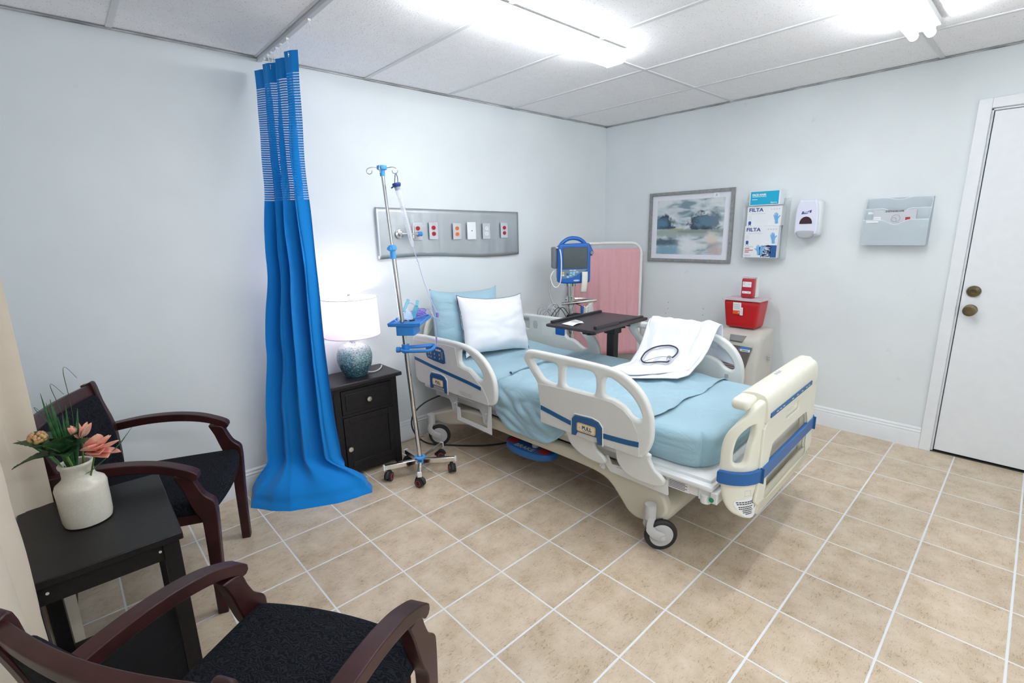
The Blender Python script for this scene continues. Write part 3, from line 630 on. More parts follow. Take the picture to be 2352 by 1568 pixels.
# ------------------------------------------------------------------ IV stand
iv = thing('iv_stand', 'chrome rolling IV stand with blue plastic tray beside the bed', 'iv stand', (-2.54, -.53, 0))
TX, TY = -.07, .07         # lean of the pole towards its top
P = lambda z, dx=0, dy=0: Vector((TX*(z-.1)/1.72+dx, TY*(z-.1)/1.72+dy, z))
MB().cyl(P(.06), P(1.36), .0135).build('lower_pole', 'chrome', iv)
MB().cyl(P(1.34), P(1.80), .0095).build('upper_pole', 'chrome', iv)
b = MB(); b.lathe([(.032, -.005), (.034, .002), (.016, .006), (.016, -.035), (.024, -.036), (.024, -.006)], c=tuple(P(.115)), n=24); b.box(tuple(P(.09)+Vector((.02, -.012, -.005))), (.016, .016, .04)); b.build('hub_collar', 'light_blue_plastic', iv, bevel=.001)
for i, (ang, ln) in enumerate([(24, .235), (322, .20), (236, .165), (160, .205), (88, .165)]):
    a = math.radians(ang); d = Vector((math.cos(a), math.sin(a), 0)); n_ = Vector((-d.y, d.x, 0))
    R = Matrix(((d.x, n_.x, 0), (d.y, n_.y, 0), (0, 0, 1)))
    lg = MB().box(d*(.012+ln/2)+Vector((0, 0, .088)), (ln, .024, .03), R).build('leg', 'chrome', iv, bevel=.003)
    MB().box(d*(.012+ln+.004)+Vector((0, 0, .088)), (.012, .026, .032), R).build('end_cap', 'label_white', lg, bevel=.003)
    cst = d*(ln-.008); sw = [1.1, -.4, .3, -.9, .8][i]; ax = Vector((math.cos(sw), math.sin(sw), 0))
    w_ = MB(); w_.cyl(cst+Vector((0, 0, .073)), cst+Vector((0, 0, .05)), .007, n=8)
    for s in (-1, 1): w_.cyl(cst+Vector((0, 0, .0265))+ax*s*.005, cst+Vector((0, 0, .0265))+ax*s*.021, .0265, n=24)
    w_.tube([cst+Vector((0, 0, .0275))+Vector((-ax.y, ax.x, 0))*.027*math.cos(q)+Vector((0, 0, .029*math.sin(q))) for q in [PI*k/10 for k in range(11)]], .012, 6)
    ww = w_.build('caster', 'rubber', lg)
    for s in (-1, 1): MB().tube([cst+Vector((0, 0, .0265))+ax*s*.0212+(Vector((-ax.y, ax.x, 0))*math.cos(2*PI*k/20)+Vector((0, 0, math.sin(2*PI*k/20))))*.0165 for k in range(20)], .0022, 6, closed=True).build('caster_ring', 'ink_red', lg)
# blue clamp grip, height lock, tray and hook hub
b = MB(); c0 = P(.80); b.cyl(c0+Vector((0, 0, -.02)), c0+Vector((0, 0, .03)), .022, n=16); SD = Vector((.739, -.674, 0)); FW = Vector((.674, .739, 0)); b.cyl(c0-SD*.052-FW*.01, c0-SD*.030-FW*.01, .017, n=12); b.cyl(c0-SD*.03-FW*.01, c0, .008)
loop = [c0+SD*a_+FW*b_+Vector((0, 0, c_)) for a_, b_, c_ in [(-.01, -.03, -.004), (.07, -.035, -.006), (.145, -.03, -.004), (.165, .01, .004), (.155, .05, .008), (.08, .03, .008), (-.01, .01, .006)]]
b.tube(cr(loop, 5, True), .009, 8, closed=True, flat=1.3); b.build('pole_grip', 'blue_plastic', iv, bevel=.001)
b = MB(); c0 = P(1.37); b.lathe([(.014, -.045), (.017, -.043), (.015, 0), (.022, .004), (.024, .016), (.02, .03), (.010, .034)], c=tuple(c0), n=14); b.cyl(c0+Vector((-.03, -.01, .015)), c0, .012, n=10); b.build('height_lock', 'light_blue_plastic', iv)
ty = Matrix.Rotation(math.radians(44), 3, 'Z')
tc_ = P(.945, .094, .069)
b = MB(); b.rbox(tuple(tc_), (.30, .19, .014), .006, 4, R=ty)
for s, dd in (((0, .092), (.30, .006)), ((0, -.092), (.30, .006)), ((.147, 0), (.006, .19)), ((-.147, 0), (.006, .19))): b.box(tc_+ty @ Vector((s[0], s[1], .010)), (dd[0], dd[1], .012), ty)
b.prism(rr(-.075, .06, -.06, .05, .01), -.058, -.006, Matrix.Translation(tc_+Vector((-.05, -.05, 0))) @ ty.to_4x4())
b.build('tray', 'blue_plastic', iv, bevel=.002)
b = MB(); c0 = P(1.80); b.lathe([(.013, -.03), (.014, .0), (.026, .004), (.028, .012), (.026, .024), (.010, .027), (0, .027)], c=tuple(c0), n=18); b.build('hook_hub', 'light_blue_plastic', iv)
for k, a in enumerate([-38, 52, 142, 232]):
    d = Vector((math.cos(math.radians(a)), math.sin(math.radians(a)), 0)); c1 = c0+Vector((0, 0, .012)); up_ = Vector((0, 0, 1))
    pts = [c1+d*.02, c1+d*.055+up_*.004, c1+d*.078-up_*.004, c1+d*.083-up_*.020, c1+d*.070-up_*.030, c1+d*.056-up_*.024, c1+d*.054-up_*.012]
    MB().tube(cr(pts, 5), .0022, 8).build('hook', 'chrome', iv)
# burette set hanging on a hook
c0 = P(1.80)+Vector((-2.54, -.53, 0)); d = Vector((math.cos(math.radians(-38)), math.sin(math.radians(-38)), 0)); hk = c0+d*.072+Vector((0, 0, -.018))
bu = thing('iv_burette', 'slim clear burette with blue cap and tubing hanging from the IV stand hook', 'iv burette', tuple(hk))
sd = Vector((.739, -.674, 0)); fwd = Vector((.674, .739, 0)); up_ = Vector((0, 0, 1))
m = MB(); m.tube(cr([-sd*.010-up_*.05, -sd*.006-up_*.02, Vector((0, 0, .003)), sd*.008-up_*.02, sd*.008-up_*.05], 5), .0022, 6); m.build('hanger_loop', 'ink_blue', bu)
top = -up_*.055+sd*.0; ax = (sd*.068-up_*.34).normalized()
Mx = FR(tuple(top), tuple(fwd), tuple(ax.cross(fwd)))
MB().lathe([(0, -.006), (.022, -.006), (.024, .002), (.020, .012), (.014, .018), (.014, .03)], Mx=Mx, n=20).cyl(top+sd*.0, top-sd*.03-up_*.02, .004).build('cap', 'ink_blue', bu)
MB().lathe([(.0165, .016), (.0165, .05), (.0125, .07), (.0125, .30), (.008, .335), (.003, .345)], Mx=Mx, n=20).build('chamber', 'burette_clear', bu)
m = MB()
for k in range(20):
    p = top+ax*(.08+.011*k)-fwd*.0128; m.box(p, (.010 if k % 5 == 0 else .006, .001, .0012), Matrix((( sd.x, -fwd.x, 0), (sd.y, -fwd.y, 0), (0, 0, 1))))
m.build('graduation', 'ink_blue', bu)
e0 = top+ax*.345; 
m = MB(); pts = [e0, e0+sd*.012-up_*.05, e0+sd*.022-up_*.085, e0+sd*.05-up_*.2, e0+sd*.085-up_*.31, e0+sd*.12-up_*.40, e0+sd*.13-up_*.425]
m.tube(cr(pts, 6), .0022, 6)
# slack of the tubing lying over the tray
tt = tc_+Vector((-2.54, -.53, 0))-Vector(hk); zt = tt.z+.016
pl = [e0+sd*.13-up_*.425, tt+Vector((.10, .02, .05)), tt+Vector((.05, .07, .10)), tt+Vector((.0, .06, .06)), tt+Vector((.03, .0, .018)), tt+Vector((.10, .03, .02)), tt+Vector((.13, .0, .06)), tt+Vector((.135, -.04, .03)), tt+Vector((.143, -.05, -.04)), tt+Vector((.143, -.055, -.11))]
m.tube(cr(pl, 8), .0022, 6); m.build('tubing', 'tube_clear', bu)
MB().tube([(e0+sd*.022-up_*.085)+sd*.010*math.cos(a)+up_*.010*math.sin(a) for a in [2*PI*k/12 for k in range(12)]], .0022, 6, closed=True).build('roller_clamp', 'label_white', bu)
MB().box(e0+sd*.115-up_*.39, (.014, .012, .03)).build('flow_clamp', 'tube_violet', bu, bevel=.003)
MB().cyl(pl[-1], pl[-1]-up_*.045, .005, .003).build('connector', 'tube_violet', bu)
T0 = tc_+Vector((-2.54, -.53, 0))
mk = thing('oxygen_mask', 'clear and teal oxygen mask set piled on the blue tray', 'oxygen mask', tuple(T0+Vector((-.03, .0, .013))))
def dome(u, v):
    a = 2*PI*u; r = math.sin(v*PI/2); return (.050*r*math.cos(a), .036*r*math.sin(a)*(1-.3*math.cos(a)), .052*math.cos(v*PI/2)*(1+.2*math.cos(a)))
m = MB(); m.grid(dome, 28, 10, closed_u=True); m.build('mask_cup', 'mask_clear', mk, smooth=70, solid=.001)
MB().cyl((.05, 0, .01), (.075, -.01, .075), .017, .014).cyl((.075, -.01, .075), (.10, .02, .10), .009).cyl((.0, .02, .05), (.055, .05, .11), .008, .010).build('nebulizer_cup', 'teal_clear', mk)
m = MB(); m.tube(cr([(-.07, -.02, .004), (-.03, -.05, .02), (.02, -.04, .006), (.05, .03, .02), (.0, .05, .006), (-.06, .03, .02)], 6, True), .003, 6, closed=True); m.build('strap', 'mask_clear', mk)
m = MB(); m.tube(cr([(-.06, -.035, .005), (-.045, -.055, .008), (-.02, -.05, .004), (-.03, -.03, .008)], 6, True), .002, 6, closed=True); m.cyl((-.01, -.06, .004), (.02, -.065, .004), .005); m.build('nose_clip', 'ink', mk)
vt = thing('tubing_coil', 'coil of violet tubing on the right end of the blue tray', 'tubing', tuple(T0+Vector((.075, .02, .012))))
m = MB(); m.tube([(.045*math.cos(a)*(1+.1*math.sin(a*.37)), .035*math.sin(a), .006+.0016*a) for a in [k*.3 for k in range(90)]], .0032, 6); m.build('tube', 'tube_violet', vt)
MB().box((.0, .0, .03), (.05, .014, .012)).build('connector', 'tube_violet', vt, bevel=.003)

# ------------------------------------------------------------------ hospital bed (local: x across, y towards the head, z up)
BO = Vector((-1.72, -1.2, 0)); BR = math.radians(2.4)
BM = Matrix.Translation(BO) @ Matrix.Rotation(BR, 4, 'Z')
bed = thing('hospital_bed', 'cream and blue adjustable hospital bed on four casters', 'hospital bed', tuple(BO), BR)
def place_on_bed(o): o.matrix_world = BM
foot_out = cr([(.053,.818),(.043,.837),(.017,.851),(-.012,.855),(-.18,.855),(-.343,.855),(-.469,.851),(-.54,.838),(-.599,.809),(-.649,.771),(-.681,.729),(-.705,.674),(-.712,.615),(-.710,.557),(-.691,.5),(-.66,.466),(-.64,.460),(-.458,.462),(-.288,.466),(-.131,.472),(-.085,.492),(-.064,.581),(-.046,.666),(-.022,.71),(.047,.79)], 4, True) if False else None
FO = [(.053,.812,0),(.043,.837,0),(.017,.853,0),(-.03,.857,0),(-.18,.857,0),(-.343,.855,0),(-.469,.850,0),(-.54,.838,0),(-.599,.811,0),(-.649,.771,0),(-.681,.729,0),(-.705,.674,0),(-.713,.615,0),(-.711,.557,0),(-.694,.505,0),(-.668,.470,0),(-.64,.462,0),(-.458,.464,0),(-.288,.468,0),(-.131,.474,0),(-.088,.49,0),(-.068,.581,0),(-.048,.666,0),(-.022,.71,0),(.045,.785,0)]
FH = [[(-.004,.806,0),(-.08,.812,0),(-.15,.812,0),(-.176,.802,0),(-.180,.78,0),(-.180,.73,0),(-.176,.708,0),(-.155,.702,0),(-.09,.714,0),(-.062,.735,0)],
      [(-.225,.79,0),(-.24,.81,0),(-.31,.811,0),(-.385,.810,0),(-.408,.79,0),(-.412,.75,0),(-.408,.715,0),(-.392,.700,0),(-.31,.702,0),(-.24,.703,0),(-.222,.716,0),(-.220,.75,0)],
      [(-.458,.78,0),(-.474,.800,0),(-.517,.793,0),(-.588,.753,0),(-.634,.706,0),(-.657,.660,0),(-.654,.645,0),(-.637,.638,0),(-.605,.650,0),(-.567,.682,0),(-.515,.703,0),(-.465,.708,0),(-.457,.74,0)]]
HO = [(1.10,.745,0),(1.095,.775,0),(1.06,.797,0),(.95,.803,0),(.741,.806,0),(.596,.804,0),(.479,.787,0),(.378,.738,0),(.314,.67,0),(.285,.6,0),(.283,.52,0),(.300,.480,0),(.34,.462,0),(.41,.459,0),(.7,.462,0),(1.03,.467,0),(1.075,.49,0),(1.085,.60,0),(1.09,.67,0)]
HH = [[(.59,.757,0),(.552,.765,0),(.483,.732,0),(.407,.67,0),(.388,.628,0),(.402,.610,0),(.437,.613,0),(.514,.655,0),(.569,.662,0),(.597,.684,0),(.599,.72,0)]]
HH2 = HH+[[(1.065,.76,0),(.99,.770,0),(.975,.755,0),(.975,.70,0),(.99,.685,0),(1.035,.69,0),(1.055,.715,0)]]
def rail(side, outer, holes, panel, stripes, pullx, name_text, is_head):
    sx = -1 if side < 0 else 1
    # frame with X = y(bed), Y = z, Z = outward normal
    F = Matrix(((0, 0, sx, sx*.515), (1, 0, 0, 0), (0, 1, 0, 0), (0, 0, 0, 1)))
    crv = lambda L: [tuple(p)[:2] for p in cr(L, 4, True)]
    r = plate([crv(outer)]+[crv(h) for h in holes], .036, .015, 4, F).build('siderail', 'rail_plastic', bed, smooth=50)
    def sub(mb, name, m, bev=0, label=None):
        o = mb.build(name, m, r, bevel=bev)
        if label: o['label'] = label
        return o
    sub(plate([panel], .004, .001, 1, F @ Matrix.Translation((0, 0, .019))), 'outer_panel', 'rail_panel')
    for q in stripes: sub(plate([q], .0025, 0, 0, F @ Matrix.Translation((0, 0, .0218))), 'stripe', 'blue_stripe')
    px, pz_ = pullx
    o1 = [(px+.088, pz_-.050), (px+.086, pz_+.035), (px+.070, pz_+.055), (px-.03, pz_+.060), (px-.066, pz_+.052), (px-.086, pz_+.030), (px-.088, pz_-.055), (px-.068, pz_-.055), (px-.062, pz_-.025), (px+.055, pz_-.025), (px+.064, pz_-.048)]
    sub(plate([o1], .010, .002, 1, F @ Matrix.Translation((0, 0, .024))), 'pull_bezel', 'blue_panel', label='blue bezel around the pull handle')
    o2 = [(p[0]*1.0+(p[0]-px)*.07, pz_+(p[1]-pz_)*1.10) for p in o1[:8]]
    sub(MB().tube([F @ Vector((p[0], p[1], .022)) for p in o2[:7]], .0035, 6), 'bezel_rim', 'rail_plastic')
    sub(plate([rr(px-.056, px+.053, pz_-.018, pz_+.026, .01)], .004, 0, 0, F @ Matrix.Translation((0, 0, .030))), 'pull_label_border', 'label_orange')
    sub(plate([rr(px-.049, px+.046, pz_-.012, pz_+.020, .008)], .002, 0, 0, F @ Matrix.Translation((0, 0, .0325))), 'pull_label', 'label_cream')
    X = (0, -1, 0) if side < 0 else (0, 1, 0)
    TF = lambda y, z, o=.0338: FR((sx*(.515+o), y, z), X, (0, 0, 1))
    s_ = 1 if side < 0 else -1
    sub(text('PULL', .026, TF(px-.008*s_, pz_+.006), bold=.0006), 'pull_lettering', 'ink')
    m = plate([[(-.007, -.005), (.007, -.005), (0, .007)]], .0006, 0, 0, TF(px+.036*s_, pz_+.004)); sub(m, 'warning_triangle', 'label_orange')
    m = MB()
    for k in range(5): m.box((sx*(.515+.0338), px+(.012-.010*k)*s_, pz_-.0085), (.0006, .007, .002))
    sub(m, 'small_print', 'ink')
    if is_head:
        cp = [(.935,.748),(.80,.750),(.766,.748),(.745,.735),(.736,.70),(.734,.654),(.755,.646),(.85,.651),(.922,.660),(.934,.68)]
        sub(plate([cp], .003, 0, 0, F @ Matrix.Translation((0, 0, .0225))), 'control_panel', 'blue_panel')
        m = MB(); 
        for y in (.905, .88, .84, .79): m.box((sx*.5402, y, .70), (.0006, .014, .018)); m.box((sx*.5402, y-.002, .675), (.0006, .012, .014))
        m.box((sx*.5401, .763, .70), (.0006, .022, .05)); sub(m, 'button', 'slate')
        m = MB()
        for y in (.905, .88, .84, .79):
            for z in (.70, .675): m.add([(sx*.5409, y-.004, z-.003), (sx*.5409, y+.004, z-.003), (sx*.5409, y, z+.004)], [(0, 1, 2)])
        sub(m, 'arrow_mark', 'ink_white')
        sub(text('stryker', .020, TF(.80, .730, .0246), bold=.0003), 'lettering', 'ink_white')
        m = MB()
        for k in range(4):
            m.box((sx*.5375, .56, .500-.006*k), (.0006, .06, .0018)); m.box((sx*.5375, .505, .500-.006*k), (.0006, .04, .0018))
        m.tube([(sx*.5378, .61, .491), (sx*.5378, .59, .491), (sx*.5378, .60, .507)], .0008, 4, closed=True)
        sub(m, 'small_print', 'ink_grey')
    return r, F, sub
fpan = [tuple(p)[:2] for p in [(-.072,.477),(-.068,.580),(-.052,.685),(-.15,.690),(-.30,.692),(-.448,.693),(-.511,.690),(-.568,.668),(-.615,.630),(-.644,.574),(-.654,.50),(-.654,.468),(-.45,.468),(-.25,.472)]]
def stripe_band(pts, w_): return [(a, b+w_/2) for a, b in pts]+[(a, b-w_/2) for a, b in pts[::-1]]
fst = [stripe_band([(-.074,.560),(-.14,.549),(-.20,.538),(-.279,.525)], .024), stripe_band([(-.457,.514),(-.55,.518),(-.60,.521),(-.652,.527)], .025)]
hpan = [(1.075,.50),(1.08,.76),(.70,.775),(.63,.772),(.612,.66),(.56,.648),(.50,.64),(.44,.598),(.385,.56),(.345,.50),(.335,.466),(.6,.466),(1.03,.472)]
hst = [stripe_band([(1.077,.632),(.9,.610),(.7,.590),(.5,.570),(.40,.556)], .022)]
for side in (-1, 1):
    r, F, sub = rail(side, FO, FH, fpan, fst, (-.370, .521), '', False)
    sx = side
    if side > 0: sub(MB().box((.4965, -.62, .60), (.003, .022, .022)), 'square_hole', 'grey_plastic')
    # two curved swing arms and the carrier bar under the foot rail
    for A in ([(-.17,.475),(-.209,.453),(-.235,.406),(-.28,.37),(-.343,.350),(-.400,.345),(-.440,.348),(-.458,.365),(-.44,.388),(-.402,.409),(-.385,.44),(-.378,.478)],
              [(-.495,.475),(-.508,.445),(-.523,.391),(-.563,.350),(-.616,.334),(-.68,.333),(-.728,.338),(-.758,.355),(-.762,.378),(-.735,.400),(-.714,.412),(-.69,.45),(-.675,.480)]):
        G = Matrix(((0, 0, sx, sx*.492), (1, 0, 0, 0), (0, 1, 0, 0), (0, 0, 0, 1)))
        sub(plate([[tuple(p)[:2] for p in cr([(a, b_, 0) for a, b_ in A], 4, True)]], .026, .009, 3, G), 'swing_arm', 'rail_plastic')
    G = Matrix(((0, 0, sx, sx*.462), (1, 0, 0, 0), (0, 1, 0, 0), (0, 0, 0, 1)))
    m = plate([[(-.43,.335),(-.425,.375),(-.445,.385),(-.47,.345),(-.76,.365),(-.768,.300),(-.765,.292),(-.46,.302)]], .006, .001, 1, G); m.bx(sx*.45-.02, sx*.45+.02, -.70, -.50, .31, .34)
    sub(m, 'carrier_bracket', 'white_metal', bev=.001)
    m = MB(); m.bx(sx*.455-.006, sx*.455+.006, -.425, -.405, .30, .33); m.tube([(sx*.46, -.41, .345), (sx*.475, -.41, .33), (sx*.475, -.41, .318), (sx*.462, -.405, .312)], .004, 6); sub(m, 'hook', 'white_metal')
    r, F, sub = rail(side, HO, HH2 if side > 0 else HH, hpan, hst, (.818, .507), 'stryker', True)
    if side > 0:   # inner face of the far head rail: speaker slots, inset and control strip
        m = MB()
        for k in range(8): m.box((.496, .90, .70+.008*k), (.002, .05-.004*abs(k-3.5), .003))
        sub(m, 'speaker_slot', 'grey_plastic')
        sub(plate([rr(.72, .83, .655, .755, .008)], .002, 0, 0, Matrix(((0, 0, 1, .4965), (1, 0, 0, 0), (0, 1, 0, 0), (0, 0, 0, 1)))), 'inner_inset', 'white_plastic')
        sub(plate([rr(.60, .69, .675, .735, .008)], .003, 0, 0, Matrix(((0, 0, 1, .4965), (1, 0, 0, 0), (0, 1, 0, 0), (0, 0, 0, 1)))), 'inner_control_strip', 'monitor_blue')
    # folding linkage under the head rail
    G = Matrix(((0, 0, sx, sx*.488), (1, 0, 0, 0), (0, 1, 0, 0), (0, 0, 0, 1)))
    m = MB()
    for y0 in (.70, .40):
        A = [(y0+.27,.480),(y0+.27,.455),(y0+.16,.440),(y0+.10,.415),(y0+.055,.37),(y0+.045,.325),(y0+.03,.312),(y0+.008,.315),(y0-.005,.34),(y0-.002,.40),(y0+.0,.470)]
        hole = [(y0+.022+.007*math.cos(k*PI/5), .332+.007*math.sin(k*PI/5)) for k in range(10)]
        pm = plate([[tuple(p)[:2] for p in cr([(a, b_, 0) for a, b_ in A], 3, True)], hole], .006, .001, 1, G); m.add(pm.v, pm.f)
    m.bx(sx*.478-.004, sx*.478+.004, .38, 1.0, .43, .465)
    for y0 in (.71, .405): m.cyl((sx*.47, y0, .385), (sx*.51, y0, .385), .006, n=10)
    sub(m, 'linkage', 'grey_metal')
    m = plate([[(.69,.365),(.66,.365),(.655,.300),(.40,.295),(.385,.44),(.362,.44),(.362,.262),(.69,.275)]], .004, 0, 0, Matrix(((0, 0, sx, sx*.495), (1, 0, 0, 0), (0, 1, 0, 0), (0, 0, 0, 1))))
    sub(m, 'lower_bracket', 'white_metal')
# footboard, bent in plan at both ends
def bend(p):
    s, z, d = p; H0, R0, Y0 = .36, .12, -1.10; sg = 1 if s >= 0 else -1; a = abs(s)
    if a <= H0: return (s, Y0-d, z)
    t = (a-H0)/R0
    if t <= PI/2: return (sg*(H0+(R0+d)*math.sin(t)), Y0+R0-(R0+d)*math.cos(t), z)
    return (sg*(H0+R0+d), Y0+R0+(t-PI/2)*R0, z)
def bent_plate(loops, d0, thick, bev=.0):
    me_mb = plate(loops, thick, bev, 3); bm = bmesh.new(); vs = [bm.verts.new(v) for v in me_mb.v]
    for f in me_mb.f:
        try: bm.faces.new([vs[i] for i in f])
        except ValueError: pass
    bmesh.ops.remove_doubles(bm, verts=bm.verts[:], dist=1e-5)
    for k in range(-11, 12):
        if abs(k*.05) < .34: continue
        bmesh.ops.bisect_plane(bm, geom=bm.verts[:]+bm.edges[:]+bm.faces[:], plane_co=(k*.05, 0, 0), plane_no=(1, 0, 0))
    for sgn in (-1, 1):
        for q in (.36, .385, .41, .435, .46, .485, .51, .535): bmesh.ops.bisect_plane(bm, geom=bm.verts[:]+bm.edges[:]+bm.faces[:], plane_co=(sgn*q, 0, 0), plane_no=(1, 0, 0))
    bm.verts.index_update(); out = MB(); out.add([bend((v.co.x, v.co.y, v.co.z+d0)) for v in bm.verts], [tuple(v.index for v in f.verts) for f in bm.faces]); bm.free(); return out
half = [(0,.285),(.30,.286),(.345,.290),(.416,.293),(.457,.309),(.493,.330),(.520,.373),(.535,.438),(.544,.503),(.543,.548),(.541,.604),(.528,.655),(.500,.693),(.457,.738),(.417,.775),(.36,.79),(.2,.795)]
loop = [(-a, b_, 0) for a, b_ in half]+[(a, b_, 0) for a, b_ in half[::-1][:-1]]
lpx = [tuple(p)[:2] for p in cr(loop, 3, True)]
hole = lambda s: [tuple(p)[:2] for p in cr([(s*a, b_, 0) for a, b_ in [(.412,.700),(.445,.690),(.480,.650),(.492,.600),(.494,.560),(.488,.538),(.460,.535),(.440,.550),(.428,.610),(.412,.655)]], 3, True)]
belly0 = [(-.262,.33),(-.290,.40),(-.288,.50),(-.262,.56),(-.22,.585),(.19,.585),(.25,.56),(.278,.50),(.28,.40),(.25,.33)]
bel = [tuple(p)[:2] for p in cr([(a, b_, 0) for a, b_ in belly0], 3, True)]
fb = bent_plate([lpx, hole(-1), hole(1), rr(-.09, .09, .640, .672, .008), bel], -.016, .034, .012).build('footboard', 'cream_plastic', bed, smooth=50)
def fsub(mb, n, m, bev=0): return mb.build(n, m, fb, bevel=bev)
fsub(bent_plate([lpx[:0]+rr(-.545, .545, .452, .508, .012)], .008, .018, .005), 'bumper', 'blue_bumper')
for s in (-1, 1): fsub(MB().box((s*.372, -1.117, .480), (.006, .016, .066)), 'bumper_joint', 'blue_panel', .001)
fsub(plate([[tuple(p)[:2] for p in cr([(a*1.03, .46+(b_-.46)*1.05, 0) for a, b_ in belly0], 3, True)]], .006, .001, 1, Matrix(((1, 0, 0, 0), (0, 0, -1, -1.064), (0, 1, 0, 0), (0, 0, 0, 1)))), 'recessed_back', 'cream_plastic')
# raised frame around the recess
belly = [(-.262,.33),(-.290,.40),(-.288,.50),(-.262,.56),(-.22,.585),(.19,.585),(.25,.56),(.278,.50),(.28,.40),(.25,.33)]
fr_ = [[tuple(p)[:2] for p in lp_] for lp_ in (cr([(-.375,.345,0),(-.375,.45,0),(-.37,.60,0),(-.335,.70,0),(0,.705,0),(.335,.70,0),(.37,.60,0),(.375,.45,0),(.375,.345,0),(0,.342,0)], 3, True), cr([(a, b_, 0) for a, b_ in belly], 3, True))]
fsub(plate([fr_[0], fr_[1], rr(-.095, .095, .636, .676, .008)], .012, .004, 2, Matrix(((1, 0, 0, 0), (0, 0, -1, -1.104), (0, 1, 0, 0), (0, 0, 0, 1)))), 'raised_frame', 'cream_plastic')
fsub(plate([[tuple(p)[:2] for p in cr([(-.345,.292,0),(-.342,.335,0),(-.32,.362,0),(-.24,.375,0),(0,.377,0),(.24,.375,0),(.32,.362,0),(.342,.335,0),(.345,.292,0),(0,.290,0)], 3, True)]], .010, .003, 2, Matrix(((1, 0, 0, 0), (0, 0, -1, -1.103), (0, 1, 0, 0), (0, 0, 0, 1)))), 'lower_panel', 'base_beige')
# control housing along the top
G = Matrix(((0, 0, 1, 0), (1, 0, 0, -1.10), (0, 1, 0, 0), (0, 0, 0, 1)))
hp = [(-.010,.700),(-.012,.740),(-.008,.785),(.008,.808),(.045,.816),(.082,.811),(.098,.80),(.100,.785),(.04,.770),(.02,.740),(.0,.70)]
m = MB(); m.prism([tuple(p)[:2] for p in cr([(a, b_, 0) for a, b_ in hp], 3, True)], -.355, .355, G)
fsub(m, 'control_housing', 'cream_plastic', .008)
for s in (-1, 1): fsub(MB().rbox((s*.370, -1.032, .782), (.16, .070, .046), .020, 10), 'grip_horn', 'cream_plastic')
fsub(MB().box((-.035, -1.113, .722), (.575, .006, .020)), 'control_strip', 'blue_stripe', .001)
m = MB()
for x in (-.25, -.21, -.17, -.05, .02, .09, .16, .20): m.box((x, -1.1165, .722), (.022, .0006, .003))
fsub(m, 'strip_print', 'ink_white')
fsub(text('stryker', .026, FR((-.02, -1.036, .8190), (1, 0, 0), (0, 1, 0)), bold=.0001), 'lettering', mat('print_lilac', (.45, .45, .62), .5))
# caution sticker at the near bottom corner
def bent_pt(mb, d): return mb
stk = [tuple(p)[:2] for p in cr([(-.480,.372,0),(-.44,.384,0),(-.395,.388,0),(-.372,.35,0),(-.372,.300,0),(-.41,.297,0),(-.45,.325,0)], 3, True)]
fsub(bent_plate([stk], .0015, .0008), 'caution_label', 'label_white')
m = MB()
for k, (a, b_) in enumerate([(-.470,-.385),(-.466,-.388),(-.458,-.392),(-.456,-.396),(-.440,-.390),(-.438,-.394),(-.425,-.392)]):
    z = .372-.0085*k-(.004 if k > 1 else 0); n = 7
    for i in range(n):
        q0 = a+(b_-a)*i/n; q1 = a+(b_-a)*(i+.8)/n
        m.add([bend((q0, z-.0022, .0024)), bend((q1, z-.0022, .0024)), bend((q1, z+.0022, .0024)), bend((q0, z+.0022, .0024))], [(0, 1, 2, 3)])
m.add([bend(p) for p in [(-.381, .345, .0024), (-.375, .345, .0024), (-.378, .330, .0024)]], [(0, 1, 2)])
fsub(m, 'caution_print', 'ink')
m = MB(); m.tube([bend(p) for p in [(-.436,.398,.001),(-.408,.398,.001),(-.408,.421,.001),(-.436,.421,.001)]], .0008, 4, closed=True); fsub(m, 'square_mark', 'ink_grey')
# headboard
hb = [(-.42,.55),(-.43,.70),(-.40,.84),(-.33,.905),(-.2,.93),(.2,.93),(.33,.905),(.40,.84),(.43,.70),(.42,.55)]
plate([[tuple(p)[:2] for p in cr([(a, b_, 0) for a, b_ in hb], 4, True)], [tuple(p)[:2] for p in cr([(a, b_, 0) for a, b_ in [(-.36,.70),(-.34,.82),(-.27,.86),(.27,.86),(.34,.82),(.36,.70)]], 4, True)]], .04, .014, 3, Matrix(((1, 0, 0, 0), (0, 0, 1, 1.115), (0, 1, 0, 0), (0, 0, 0, 1)))).build('headboard', 'cream_plastic', bed, smooth=50)
# deck and frame
dk = MB(); dk.rbox((0, .08, .412), (.90, 2.06, .030), .010, 6); dk.rbox((0, -.815, .400), (.965, .30, .024), .008, 6); dk.build('mattress_deck', 'white_metal', bed, smooth=40)
m = MB()
for s in (-1, 1): m.bx(s*.40-.02, s*.40+.02, -.90, 1.02, .352, .398)
for y in (-.88, -.2, .45, 1.0): m.bx(-.40, .40, y-.02, y+.02, .354, .396)
m.build('upper_frame', 'grey_metal', bed, bevel=.003)
m = MB(); m.bx(-.46, -.30, -.955, -.90, .330, .396); m.bx(-.47, -.36, -.985, -.955, .335, .385); m.cyl((-.45, -.93, .32), (-.45, -.93, .36), .022); m.bx(-.455, -.445, -.90, -.70, .335, .39)
m.bx(-.40, .40, -1.07, -.955, .345, .385)
fbk = m.build('foot_bracket', 'white_metal', bed, bevel=.004)
MB().cyl((-.466, -.962, .352), (-.474, -.962, .352), .010).build('green_release', 'ink_green', fbk)
m = MB(); m.bx(-.457, -.4555, -.86, -.75, .335, .385); lb = m.build('data_label', 'label_white', bed)
m = MB()
for k in range(6): m.bx(-.4582, -.4572, -.85+.01*(k % 2), -.765, .3765-.007*k, .3785-.007*k)
m.build('small_print', 'ink', lb)
